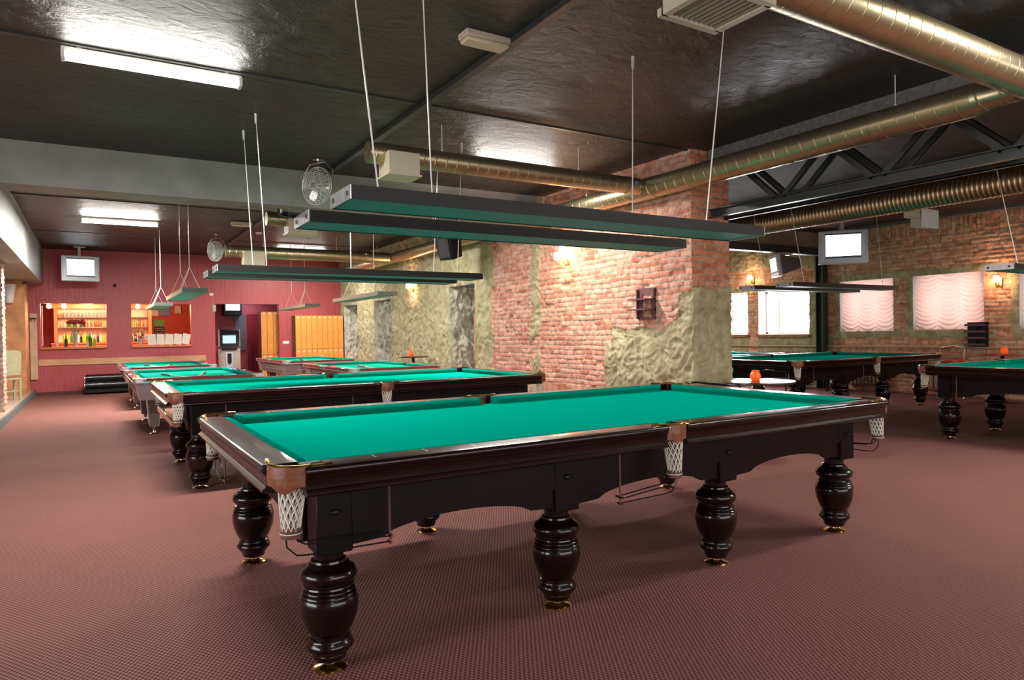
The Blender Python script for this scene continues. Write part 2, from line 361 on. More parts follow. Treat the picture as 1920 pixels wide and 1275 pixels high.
# left platform (tiled), its edge strip
struct(MB().box(-8, -3.73, -8, 16.8, -.1, .12).build('floor_platform', TILE))
struct(MB().box(-3.73, -3.69, -8, 16.8, -.02, .13).build('trim_1', CONC))
struct(MB().box(-8, 4.6, -8, 21, HC, HC+.1).build('ceiling', CEIL))
struct(MB().box(4.6, 12, -8, 17.2, 3.45, 3.55).build('ceiling_right_bay', CEILR))
struct(MB().box(-3.7, 3.95, 17.0, 21, 2.62, 2.7).build('ceiling_bar', BARR))
# ceiling cable channel and concrete downstand
struct(MB().box(.275, .345, -6, 5.9, HC-.045, HC).build('trim_2', STEEL))
struct(MB().box(.275, .345, 6.5, 16.75, HC-.045, HC).build('trim_3', STEEL))
for i, y in enumerate((2.62, 9.3, 13.4)):
    struct(MB().box(-3.5, 3.9, y, y+.035, HC-.012, HC).build('trim_%d' % (4+i), STEEL))
struct(MB().box(4.15, 4.62, -7.5, 2.53, 3.44, HC).box(4.19, 4.62, -7.5, 2.53, 3.34, 3.43).build('ceiling_beam', CONC))
struct(MB().box(-7.8, 3.93, 5.9, 6.38, 3.10, HC).build('ceiling_beam_grey', BEAM))
struct(MB().box(-7.8, -3.5, 6.38, 16.8, 2.72, HC).build('ceiling_soffit', SOFFIT))
# bulkhead over the steel beam at the far side of the right bay
struct(MB().box(4.45, 11.45, 5.92, 6.1, 3.10, 3.45).build('wall_bulkhead', simple('olive_stucco', (.26, .22, .13), .85, nscale=12, namt=.2, bump=.4)))
# crimson end wall with two bar hatches and a doorway
rect_wall('wall_far', REDWALL, 'Y', 16.8, .22, -3.9, 4.3, 0, HC, [(-3.57, -2.18, 1.17, 2.25), (-1.62, -.21, 1.17, 2.25), (.39, 2.1, -.1, 2.27)])
rect_wall('wall_bar_back', BARR, 'Y', 20.4, .1, -3.9, 4.3, 0, 2.7)
struct(MB().box(-3.95, -3.85, 17.02, 20.4, 0, 2.7).build('wall_bar_left', BARR))
struct(MB().box(.22, .32, 17.02, 19.0, 0, 2.62).build('wall_bar_partition', BARR))
struct(MB().box(3.9, 4.0, 17.02, 20.4, 0, 2.7).build('wall_vestibule_right', REDWALL))
struct(MB().box(.32, 3.9, 19.0, 19.1, 0, 2.62).build('wall_vestibule_back', REDWALL))
# pine rail on the crimson wall and its skirting
struct(MB().box(-3.63, .14, 16.765, 16.8, .72, .87).build('trim_8', PINE))
struct(MB().box(-3.68, .39, 16.78, 16.8, 0.0, .07).build('baseboard_far', simple('dark_red_skirting', (.10, .02, .02), .5)))
# hatch sills
struct(MB().box(-3.57, -2.18, 16.72, 17.2, 1.12, 1.168).build('trim_9', BARW))
struct(MB().box(-1.62, -.21, 16.72, 17.2, 1.12, 1.168).build('trim_10', BARW))
# left and front walls; their unseen windows are added to carry daylight lamps
rect_wall('wall_left', ORANGEW, 'X', -8.1, .1, -8, 17, 0, HC, [(-3.5, 1.5, .7, 2.7)])
struct(MB().box(-8.08, -8.04, -3.5, 1.5, .7, 2.7).build('window_8', PANE))
rect_wall('wall_front', simple('cream_wall', (.55, .48, .38), .8), 'Y', -8.1, .1, -8, 12, 0, HC, [(-3, 6, .9, 3.1)])
struct(MB().box(-3, 6, -8.08, -8.04, .9, 3.1).build('window_1', PANE))  # unseen pane added behind the viewer for the fill lamp
# ---- partition wall with plaster and brick zones
def fbm(p, o=4):
    v = 0; a = 1
    for i in range(o): v += a*noise.noise(Vector(p)*(2**i)); a *= .5
    return v
def rnd2(a, b, c=0): 
    x = math.sin(a*127.1+b*311.7+c*74.7)*43758.5453; return x-math.floor(x)
CH = .0755
def brick_at(u, z, seed, soldier=99):
    """(tone, mortar, relief) of the irregular bond at a wall point"""
    wob = noise.noise(Vector((u*2.0, z*2.0, seed)))*.016+noise.noise(Vector((u*13, z*13, seed)))*.004
    if z > soldier: u, z = z+7.3, u*1.0
    zz = (z+wob)/CH; c = math.floor(zz); fz = zz-c
    bw = .125 if rnd2(c, seed) < .42 else .252
    uu = (u+rnd2(c, 3, seed)*.25+noise.noise(Vector((u*9, z*9, seed+5)))*.008)/bw; k = math.floor(uu); fu = uu-k
    e = min(fz*CH, (1-fz)*CH, fu*bw, (1-fu)*bw)
    jit = rnd2(c, k, seed+1)
    mw = .0065+.006*rnd2(c, k, seed+2)*noise.noise(Vector((u*20, z*20, 1)))
    mor = max(0, min(1, (mw+.005-e)/.006))
    missing = 1 if rnd2(c, k, seed+9) < .02 else 0
    rel = (1-mor)*(.012+.012*(jit-.5)-(.03 if missing else 0))+.004*noise.noise(Vector((u*25, z*25, 2)))+.008*noise.noise(Vector((u*6, z*6, 7)))
    return rnd2(c, k, seed+4), mor, rel
HOLES = [(15.24, 16.4, 0, 2.2), (12.69, 13.85, 0, 2.23), (8.27, 9.35, 0, 2.31)]
def zb(y):  # height of the plaster edge on the near pier
    pts = [(2.57, 1.83), (2.78, 1.80), (2.84, 1.5), (3.0, 1.42), (3.2, 1.34), (3.6, 1.37), (4.1, 1.42)]
    if y <= pts[0][0]: return pts[0][1]
    for (a, b), (c, d) in zip(pts, pts[1:]):
        if a <= y <= c: return b+(d-b)*(y-a)/(c-a)
    return 1.42
def plaster(y, z):
    n = fbm((y*2.2, z*2.2, 3), 3)*.10
    if y > 7.61+n*1.6: return 1.0
    if 6.0+n*.7 < y < 6.27+n*1.2: return 1.0 if fbm((y, z*2.0, 9), 2) > -.22 else .0
    if y < 4.14: return 1.0 if z < zb(y)+n*.4 else 0.0
    if y < 4.32 and z < 1.15+n: return 1.0
    return 0.0
def plrel(y, z, k=1.0):
    p = Vector((y, z, 0)); w1 = noise.noise(p*3.1)*.12
    q = Vector((y+w1, z*1.0-w1*.8, 3.3))
    r1 = 1-abs(noise.noise(q*7.5))*2.2; r2_ = noise.noise(q*15); r3 = noise.noise(q*3.2)
    return .018+k*(.017*r1+.017*r2_+.026*r3+.008*noise.noise(q*27))
def grid_mesh(name, mt, P, us, vs, skip, att):
    """att(u, v) -> (plaster, tone, mortar, relief); P(u, v, relief) -> point"""
    nu, nv = len(us), len(vs); verts = []; A = ([], [], [])
    for u in us:
        for v in vs:
            a = att(u, v); verts.append(P(u, v, a[3])); A[0].append(a[0]); A[1].append(a[1]); A[2].append(a[2])
    fs = []
    for i in range(nu-1):
        for j in range(nv-1):
            if skip((us[i]+us[i+1])/2, (vs[j]+vs[j+1])/2): continue
            k = i*nv+j; fs.append((k, k+nv, k+nv+1, k+1))
    me = bpy.data.meshes.new(name); me.from_pydata(verts, [], fs)
    for nm, d_ in zip(('plaster', 'bval', 'mortar'), A):
        at = me.attributes.new(nm, 'FLOAT', 'POINT'); at.data.foreach_set('value', d_)
    me.polygons.foreach_set('use_smooth', [True]*len(fs)); me.materials.append(mt)
    o = bpy.data.objects.new(name, me); COL.objects.link(o); return struct(o)
def frange(a, b, st, extra=()):
    n = max(1, round((b-a)/st)); L = [a+(b-a)*i/n for i in range(n+1)]
    for e in extra:
        if a < e < b:
            k = min(range(len(L)), key=lambda i: abs(L[i]-e)); L[k] = e
    return L
XW = 3.93
def attP(y, z):
    pl = plaster(y, z)
    if pl > .5: return (1.0, .5, 0, plrel(y, z, 1.0 if y > 4.2 else 1.15)+(.02 if y < 4.14 and z < zb(y)-.1 else 0))
    t, m_, r_ = brick_at(y, z, 11 if y > 4.14 else 23); return (0.0, t, m_, r_+(.035 if y < 4.14 else 0))
inh = lambda u, v: any(h[0] < u < h[1] and v < h[3] for h in HOLES)
ZF = frange(0.5, HC, .0125)
Y1 = 7.55
grid_mesh('wall_partition', BRX, lambda y, z, r: (XW-r, y, z), frange(2.57, Y1, .0125), [0, .1, .2, .3, .4]+ZF, lambda u, v: False, attP)
grid_mesh('wall_partition_far', BRX, lambda y, z, r: (XW-r, y, z), frange(Y1, 16.8, .024, [h[0] for h in HOLES]+[h[1] for h in HOLES]), frange(.3, HC, .024, [2.2, 2.23, 2.31]), inh, attP)
def attE(x, z):
    pl = 1.0 if z < 1.88+.05*fbm((x*4, z*3, 8), 2) else 0.0
    if pl > .5: return (1.0, .5, 0, plrel(x+9, z, .85)+.01)
    t, m_, r_ = brick_at(x+.1, z, 23); return (0.0, t, m_, r_)
def PE(x, z, r):
    if x <= XE0+1e-6: return (XW-attP(2.57, z)[3], 2.57, z)
    return (x, 2.57-r*min(1, (x-XE0)*30), z)
XE0 = XW-.02
grid_mesh('wall_partition_end', BRY, PE, [XE0]+frange(XW, 4.56, .0125), [0, .1, .2, .3, .4]+ZF, lambda u, v: False, attE)
flat = lambda pl: (lambda u, v: (pl, .5, 0, 0))
grid_mesh('wall_partition_rear', BRX, lambda y, z, r: (4.45, y, z), frange(2.57, 16.8, .3, [h[0] for h in HOLES]+[h[1] for h in HOLES]), frange(0, 3.45, .3, [2.2, 2.23, 2.31]), inh, flat(1.0))
struct(MB().box(4.44, 4.56, 2.575, 6.3, 0, 3.45).build('wall_partition_pier', SOFFIT))
# jambs and heads of the three openings (deep, rough plaster)
for i, h in enumerate(HOLES):
    D = 4.45
    grid_mesh('wall_jamb', PLR, lambda x, z, r: (x, h[1]-(r*1.7+.09*fbm((x*4, z*2.2, 20+i), 3))*min(1, (x-XW+.05)*6), z), frange(XW-.05, D, .015), frange(.3, h[3], .018), lambda u, v: False, lambda x, z: (1.0, .5, 0, plrel(x*1.3+i*5, z*.8, 1.2)))
    grid_mesh('wall_jamb', PLR, lambda x, z, r: (x, h[0], z), frange(XW-.03, D, .1), frange(0, h[3], .1), lambda u, v: False, flat(1.0))
    struct(MB().box(XW-.03, D, h[0], h[1], h[3], h[3]+.03).build('wall_lintel', CONC))
# ---- right wall with windows and plaster bands
XR = 11.5
RH = [(.95, 2.12, 1.27, 2.34), (2.68, 3.96, 1.27, 2.34), (4.35, 5.53, 1.25, 2.34), (6.27, 7.68, 1.2, 2.25), (8.0, 9.4, 1.2, 2.25), (10.2, 15.6, 1.2, 2.2)]
def plR(y, z):
    n = fbm((y*3, z*3, 30), 2)*.05
    if y > 5.62:
        if 2.2 < z < 2.36+n: return 1.0
        if z > 2.78+n*2: return 1.0
        if 7.68 < y < 8.0 and z < 2.3: return 0.0
        if abs(y-6.1) < .2+n and z < 2.3: return 1.0
        return 0.0 if z > 1.2 else 1.0
    if 2.33 < z < 2.46+n*.4: return 1.0
    for h in RH[:3]:
        if 1.1+n < z < 1.27 and h[0]-.2 < y < h[1]+.1: return 1.0
        if 1.15 < z < 2.34 and h[1] < y < h[1]+.14+n: return 1.0
    return 0.0
def attR(y, z):
    if plR(y, z) > .5: return (1.0, .5, 0, (.012+.3*plrel(y, z)) if y < 5.6 else .7*plrel(y, z)+(.02 if z < 1.2 else 0))
    t, m_, r_ = brick_at(y, z, 41, 3.16 if y < 5.7 else 99); return (0.0, t, m_, r_*1.3)
inr = lambda u, v: any(h[0] < u < h[1] and h[2] < v < h[3] for h in RH)
ex = [e for h in RH for e in h[:2]]; ez = [1.27, 2.34, 1.25, 1.2, 2.25, 2.2]
PRt = lambda y, z, r: (XR-r, y, z)
grid_mesh('wall_right', BRR, PRt, frange(.6, 9.6, .02, ex), frange(0, 3.45, .02, ez), inr, attR)
grid_mesh('wall_right_near', BRR, PRt, frange(-8, .6, .1), frange(0, 3.45, .1), inr, attR)
grid_mesh('wall_right_far', BRR, PRt, frange(9.6, 16.8, .1, ex), frange(0, 3.45, .1, ez), inr, attR)
struct(MB().box(4.5, 12, 16.8, 17.0, 0, 3.5).build('wall_far_right', ORANGEW))
for i, h in enumerate(RH):  # reveals, frames, panes: one window each
    B = MB(); a, b, c, d = h
    B.box(XR, 11.86, a-.05, a, c-.05, d+.05).box(XR, 11.86, b, b+.05, c-.05, d+.05).box(XR, 11.86, a, b, d, d+.05)
    fr = struct(B.build('window_%d' % (i+2), SOFFIT))
    F = MB().box(11.78, 11.83, a, a+.05, c, d).box(11.78, 11.83, b-.05, b, c, d).box(11.78, 11.83, a, b, c, c+.05).box(11.78, 11.83, a, b, d-.05, d)
    mm = a+(b-a)*.72 if i == 3 else (a+b)/2
    F.box(11.76, 11.83, mm-.03, mm+.03, c, d); F.build('window_frame', WHITEP, fr)
    MB().box(11.84, 11.85, a, b, c, d).build('pane', PANE if i > 2 else PANEP, fr)
    struct(MB().box(XR-.11, 11.84, a-.02, b+.02, c-.055, c+.004).build('window_sill', WOODSILL if i > 2 else CONC)) if i > 2 else None
struct(MB().box(12.0, 12.1, -8, 17, 0, 3.5).build('wall_outer', CONC))
# steel column in the corner of the right bay and the beam that lands on it
t = struct(MB().box(11.26, 11.44, 5.78, 5.80, 0, 3.45).box(11.26, 11.44, 5.94, 5.96, 0, 3.45).box(11.34, 11.36, 5.80, 5.94, 0, 3.45).build('column_steel', STEELD))
struct(MB().box(4.4, 11.3, 5.76, 5.92, 3.06, 3.09).box(4.4, 11.3, 5.76, 5.92, 2.93, 2.955).box(4.4, 11.3, 5.835, 5.845, 2.95, 3.07).build('ceiling_beam_steel', STEEL))
# joist line on the right wall top
struct(MB().box(11.30, 11.44, -7, 5.8, 3.40, 3.45).build('trim_11', CONC))
# left: brick pier, orange pier, boards
def attL(u, z):
    t, m_, r_ = brick_at(u, z, 57); return (0.0, t, m_, r_)
grid_mesh('pillar_brick', BRL, lambda x, z, r: (x, 11.05-r, z), frange(-4.6, -3.81, .02), frange(.12, 2.72, .02), lambda u, v: False, attL)
grid_mesh('pillar_brick_side', BRL, lambda y, z, r: (-3.81+r, y, z), frange(11.05, 11.5, .02), frange(.12, 2.72, .02), lambda u, v: False, attL)
struct(MB().box(-6.5, -3.80, 15.7, 16.75, .12, 2.72).build('pillar_orange', ORANGEW))
tag(MB().box(-3.785, -3.64, 16.72, 16.795, .39, 2.0).build('wall_board', PLYW), 'tall pale wooden board with coat pegs on the crimson wall by the orange pier', 'board')
# steel lattice truss running from the pier end, with its web members
def truss():
    r = empty('roof_truss', (4.3, 0, 2.74), 'black steel lattice truss hanging below the right-hand duct', 'truss')
    for s in (-.11, .14):
        c = MB().box(s, s+.012, -7.4, 2.53, 0, .11).box(s-.05 if s < 0 else s, s if s < 0 else s+.05, -7.4, 2.53, 0, .012).box(s-.045 if s < 0 else s, s if s < 0 else s+.045, -7.4, 2.53, .098, .11)
        c.build('bottom_chord', STEEL, r)
    MB().box(-.12, .16, -7.4, 2.53, .56, .60).build('top_chord', STEEL, r)
    P_ = 1.145
    for i in range(8):
        yb = 1.52-P_*i; yt0, yt1 = yb+.50, yb-.52   # each V: foot at yb, heads either side
        for pl_, (s0, yo) in enumerate(((-.11, 0), (.14, -.02))):
            for ya, za, yc, zc in ((yb+.05, .10, yt0+.10, .62), (yb-.05, .10, yt1-.10, .62)):
                a = Vector((s0, ya+yo, za)); b = Vector((s0, yc+yo, zc)); d = (b-a).normalized(); pn = Vector((0, -d.z, d.y))*.034
                vs = [a+pn, a-pn, b-pn, b+pn]; B = MB(); vs2 = [v+Vector((.008, 0, 0)) for v in vs]
                fsx = [(0, 1, 2, 3), (7, 6, 5, 4), (0, 4, 5, 1), (1, 5, 6, 2), (2, 6, 7, 3), (3, 7, 4, 0)]
                B.add(vs+vs2, fsx)
                vs = [a+pn, a+pn*.8, b+pn*.8, b+pn]; sg = -1 if s0 < 0 else 1; vs2 = [v+Vector((.035, 0, 0)) for v in vs]; B.add(vs+vs2, fsx)
                B.build('web_member', STEEL, r)
truss()
# ------------------------------------------------------------------ big billiard tables
LX, LY, HT = 1.96, 1.052, .871
LEGP = [(.060, .50), (.060, .452), (.070, .447), (.072, .440), (.080, .437), (.084, .430), (.092, .426), (.103, .420), (.112, .410), (.115, .400), (.112, .390), (.103, .382), (.093, .378), (.093, .372), (.099, .370), (.101, .364), (.097, .361), (.105, .356), (.107, .350), (.103, .347), (.111, .342), (.113, .336), (.109, .333), (.115, .328), (.117, .31), (.116, .29), (.111, .262), (.102, .235), (.092, .212), (.083, .195), (.077, .188), (.077, .182), (.081, .180), (.081, .174), (.085, .170), (.092, .162), (.095, .152), (.092, .143), (.082, .136), (.080, .13), (.074, .122), (.067, .116), (.065, .100), (.060, .092), (.001, .092)]
def zmap(z):
    T_ = [(.092, .042), (.100, .050), (.11, .056), (.12, .070), (.146, .096), (.165, .117), (.185, .146), (.215, .174), (.25, .211), (.295, .258), (.32, .291), (.352, .329), (.37, .347), (.38, .361), (.407, .397), (.43, .425), (.45, .45), (.5, .5)]
    for (a, b), (c, d) in zip(T_, T_[1:]):
        if a <= z <= c: return b+(d-b)*(z-a)/(c-a)
    return z
LEGP = [(r_, zmap(z_)) for r_, z_ in LEGP]
FOOTP = [(.001, .0), (.066, .0), (.068, .006), (.060, .012), (.036, .018), (.026, .024), (.024, .034), (.028, .042), (.001, .043)]
def side_profile(inner):  # (offset inwards from outer edge, z)
    return [(.018, .764), (.008, .764), (.0, .770), (.0, .778), (.010, .785), (.016, .79), (.017, .822), (.012, .834), (.003, .842), (.0, .850), (.0, .862), (.006, .869), (.014, .871), (.132, .871), (inner, .871), (inner, .764)]
def rail(axis, sgn, a, b):
    prof = side_profile(.132); B = MB()
    if axis == 'X':  # long side rail, runs along X
        B.prism([(sgn*(LY-o), z) for o, z in prof], 'X', a, b)
    else: B.prism([(sgn*(LX-o), z) for o, z in prof], 'Y', a, b)
    return B
def cushion(axis, sgn, a, b, inset=.05):
    # profile from wood (.132) to nose (.187)
    L = LY if axis == 'X' else LX
    pr_ = [(.130, .871), (.150, .871), (.176, .864), (.187, .857), (.188, .850), (.176, .838), (.165, .818), (.130, .818)]
    B = MB(); n = len(pr_)
    def P(o, z, t): return (t, sgn*(L-o), z) if axis == 'X' else (sgn*(L-o), t, z)
    vs = []
    for (t, s) in ((a, 1), (b, -1)):
        for o, z in pr_: vs.append(P(o, z, t+s*inset*max(0, (o-.130)/.058)))
    fs = [tuple(range(n)), tuple(range(2*n-1, n-1, -1))]+[(i, n+i, n+(i+1) % n, (i+1) % n) for i in range(n)]
    return B.add(vs, fs)
def pocket_parts(parent, px, py, ang, wid, corner, rack=True):
    """leather, brass collar, net, ring and ball-rack wires of one pocket. ang: outward direction"""
    M = T((px, py, 0), rz=ang)     # local +X points outwards
    w2 = wid/2; n = 10
    # leather apron: curved sheet with thickness
    B = MB(); vs = []
    bul = .035 if corner else .02
    for k in range(n+1):
        u = -1+2*k/n; x = bul*(1-u*u); y = u*w2
        zl = .775+.022*abs(u)**2-(.010 if corner else .012)*math.cos(u*PI)+.01
        for dx, z in ((0, .872), (.004, .80), (-.004, zl), (-.012, zl), (-.010, .80), (-.012, .872)): vs.append((x+dx, y, z))
    fs = []
    for k in range(n):
        for j in range(6): fs.append((k*6+j, (k+1)*6+j, (k+1)*6+(j+1) % 6, k*6+(j+1) % 6))
    fs += [tuple(range(6)), tuple(n*6+j for j in range(5, -1, -1))]
    B.add(vs, fs, True, M); pk = B.build('pocket', LEATHER, parent)
    # upper leather fold with scalloped edge
    B = MB(); vs = []
    for k in range(n+1):
        u = -1+2*k/n; x = bul*(1-u*u)+.0055; y = u*w2*.98
        zl = .835-.006*abs(math.sin(u*PI*1.5))
        for dx, z in ((0, .8725), (.002, zl), (-.004, zl), (-.004, .8725)): vs.append((x+dx, y, z))
    fs = []
    for k in range(n):
        for j in range(4): fs.append((k*4+j, (k+1)*4+j, (k+1)*4+(j+1) % 4, k*4+(j+1) % 4))
    fs += [(0, 1, 2, 3), (n*4+3, n*4+2, n*4+1, n*4)]
    B.add(vs, fs, True, M); B.build('leather_flap', LEATHER, pk)
    # brass collar with two prongs
    B = MB(); pts = [(bul*(1-(u/10)**2)-.006, u/10*w2, .875) for u in range(-10, 11)]
    d = .06
    if corner: e1 = [(-.045-d*.6, -w2-.02-d*.55, .875), (-.02, -w2-.005, .875)]; e2 = [(-.02, w2+.005, .875), (-.045-d*.6, w2+.02+d*.55, .875)]
    else: e1 = [(-.028, -w2-.07, .875), (-.026, -w2-.01, .875)]; e2 = [(-.026, w2+.01, .875), (-.028, w2+.07, .875)]
    allp = [M @ Vector(p) for p in [e1[0], e1[1]]+pts+[e2[0], e2[1]]]
    B.tube(allp, .0055, 6)
    for e in (e1, e2):
        a = M @ Vector(e[0]); c = M @ Vector(e[1]); B.tube([a, a.lerp(c, .55)], .009, 8)
    for s in (-1, 1): B.sphere(M @ Vector((.008, s*(w2-.012), .862)), .006, 8, 6)
    B.build('collar', BRASS, pk)
    # net: tapering tube of diamond meshes
    B = MB(); NZ, NA = 6, 12
    cx = -.028
    def np_(i, j):
        t = j/NZ; rx = .046*(1-t)+.032*t; ry = .050*(1-t)+.033*t; a = 2*PI*i/NA
        return M @ Vector((cx+.0*t+rx*math.cos(a)+.012*t, ry*math.sin(a), .79-.155*t))
    for i in range(NA):
        for s in (1, -1):
            B.tube([np_(i+s*.5*j, j) for j in range(NZ+1)], .0029, 4, cap=False)
    B.build('net', NET, pk)
    B = MB()
    ring = [M @ Vector((cx+.012+.034*math.cos(a), .036*math.sin(a), .628)) for a in [2*PI*k/16 for k in range(16)]]
    vs = []
    for p in ring: vs += [p+Vector((0, 0, -.022)), p+Vector((0, 0, .018))]
    c = M @ Vector((cx+.012, 0, .62))
    for p in ring: vs += [(p-c)*.88+c+Vector((0, 0, -.012)), (p-c)*.88+c+Vector((0, 0, .01))]
    fs = []
    for k in range(16):
        q = (k+1) % 16; fs += [(2*k, 2*q, 2*q+1, 2*k+1), (32+2*k, 32+2*k+1, 32+2*q+1, 32+2*q), (2*k+1, 2*q+1, 32+2*q+1, 32+2*k+1), (2*k, 32+2*k, 32+2*q, 2*q)]
    B.add(vs, fs, True); bd = B.build('leather_band', DLEATHER, pk)
    B = MB().tube([p*1.0+Vector((0, 0, -.004))+(p-c).normalized()*.003 for p in ring], .0022, 5, close=True); B.build('stitching', NET, bd)
    return pk
def ball_rack(parent, px, py, dirx, diry, ln=.36):
    """three wires that leave a pocket and run to a hanging bracket"""
    d = Vector((dirx, diry, 0)).normalized(); s = Vector((-d.y, d.x, 0)); o = Vector((px, py, .612)); B = MB()
    for k, dz in ((-.022, 0), (.022, 0)):
        p = [o+s*k, o+s*k+d*.008+Vector((0, 0, -.02)), o+s*k+d*.035+Vector((0, 0, -.036)), o+s*k+d*.07+Vector((0, 0, -.040)), o+s*k+d*ln+Vector((0, 0, -.062))]
        B.tube(p, .0032, 6)
    p = [o-d*.03, o-d*.025+Vector((0, 0, -.045)), o+d*.01+Vector((0, 0, -.08)), o+d*.05+Vector((0, 0, -.085)), o+d*ln+Vector((0, 0, -.09))]
    B.tube(p, .0032, 6)
    w = B.build('ball_rack', WIRE, parent)
    e = o+d*(ln+.005)
    B = MB().tube([e+Vector((0, 0, .17)), e+Vector((0, 0, -.10))], .0045, 6)
    B.build('hanger', BROWNSH, w)
    B = MB().tube([e-s*.03+Vector((0, 0, -.062)), e+s*.03+Vector((0, 0, -.062))], .006, 8).tube([e-s*.02+Vector((0, 0, -.092)), e+s*.02+Vector((0, 0, -.092))], .005, 8)
    B.build('clamp', BRASS, w)
def billiard_table():
    r = empty('billiard_table', (0, 0, 0), '', 'billiard table', 'large green billiard tables with turned mahogany legs')
    # rails
    g = .125
    for sy in (-1, 1):
        for a, b in ((-LX+g, -.068), (.068, LX-g)):
            o = rail('X', sy, a, b).build('rail', MAHOG, r)
    for sx in (-1, 1): rail('Y', sx, -LY+g+.03, LY-g-.03).build('rail', MAHOG, r)
    # dark end blocks of the end rails, and sight inlays
    for sx in (-1, 1):
        for sy in (-1, 1): MB().box(sx*LX-.002 if sx < 0 else sx*LX-.05, sx*LX+.05 if sx < 0 else sx*LX+.002, sy*(LY-g-.03)-.012, sy*(LY-g-.03)+.012, .845, .8725, c=.004).build('rail_cap', BLACK, r)
    for sy in (-1, 1):
        B = MB()
        for x in (-1.55, -1.33, -1.11, -.89, -.67, -.45, .45, .67, .89, 1.11, 1.33, 1.55): B.box(x-.002, x+.002, sy*(LY-.10)-.03, sy*(LY-.10)+.03, .8712, .8717)
        B.build('sight_inlay', IVORY, r)
    for sy in (-1, 1):
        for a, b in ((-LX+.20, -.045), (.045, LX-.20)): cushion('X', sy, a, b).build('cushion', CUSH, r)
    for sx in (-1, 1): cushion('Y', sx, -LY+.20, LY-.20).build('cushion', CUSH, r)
    # cushion cloth wrapped on the pocket facing
    MB().box(-LX+.13, LX-.13, -LY+.13, LY-.13, .78, .819).build('bed', FELT, r)
    # slate frame with arched aprons
    fr = MB()
    def arch(x0, x1, z_end, z_mid, n=16):
        pts = [(x0, .775), (x0, z_end)]
        s = .14
        for i in range(n+1):
            t = i/n; x = x0+s*(x1-x0)+(x1-x0)*(1-2*s)*t
            pts.append((x, z_end+.008+(z_mid-z_end)*math.sin(PI*t)**.55))
        return pts+[(x1, z_end), (x1, .775)]
    xs = [-1.683, -.56, .56, 1.683]
    for sy in (-1, 1):
        for k in range(3):
            fr.prism(arch(xs[k]+.06, xs[k+1]-.06, .508, .565), 'Y', sy*.845-.012, sy*.845+.012)
            fr.box(xs[k]+.07, xs[k+1]-.07, sy*.862-.006 if sy > 0 else sy*.862-.006, sy*.862+.006, .602, .765)
    for sx in (-1, 1):
        fr.prism(arch(-.71, .71, .508, .575), 'X', sx*1.755-.012, sx*1.755+.012)
        fr.box(sx*1.772-.006, sx*1.772+.006, -.70, .70, .602, .765)
    fr.box(-1.75, 1.75, -.84, .84, .70, .775)
    fr.build('apron', APRON, r)
    for ix, x in enumerate(xs):
        for sy in (-1, 1):
            B = MB().box(x-.072, x+.072, sy*.80-.072, sy*.80+.072, .487, .775, c=.006); sd = 1
            bl = B.build('leg_block', APRON, r)
            kb = MB()
            kb.sphere((x, sy*.876, .652), .022, 12, 8, (1, .5, .6)).sphere((x+.03, sy*.873, .655), .007, 8, 6).build('knob', BLACK, bl)
            lg = MB().lathe(LEGP, 32, T((x, sy*.774, 0))).build('leg', LEGW, r)
            MB().lathe(FOOTP, 24, T((x, sy*.774, 0))).build('foot', BRASS, lg)
    for sx in (-1, 1):
        for sy in (-1, 1):
            pocket_parts(r, sx*1.885, sy*.972, math.atan2(sy, sx), .165, True)
            if sy > 0 or True: ball_rack(r, sx*1.86, sy*.945, -sx, 0, .37) if (sx*sy > 0) else ball_rack(r, sx*1.86, sy*.945, 0, -sy, .33)
    for sy in (-1, 1):
        pocket_parts(r, 0, sy*1.035, math.atan2(sy, 0), .128, False); ball_rack(r, 0, sy*1.005, -1, 0, .34)
    return r
bt = billiard_table()
bt['label'] = 'nearest large billiard table with bright green cloth and empty playing surface in the foreground'
bt2 = copy_thing(bt, (0, 3.935, 0), 'large billiard table standing parallel behind the nearest one, beneath the second pair of lamps')
copy_thing(bt, (7.90, 3.60, 0), 'large billiard table in the right bay standing behind the brick pier')
copy_thing(bt, (7.87, -.07, 0), 'large billiard table cut off by the right edge of the photo')
MB().box(-1.90, -1.84, -.85, .72, .575, .60).box(-1.91, -1.90, -.85, .72, .575, .625).build('ball_tray', simple('tan_varnish', (.35, .17, .09), .3, coat=.5), bt2)
MB().tube([(-1.87, -.6, .59), (-1.80, -.6, .72)], .005, 6).tube([(-1.87, .5, .59), (-1.80, .5, .72)], .005, 6).build('tray_hanger', WIRE, bt2)
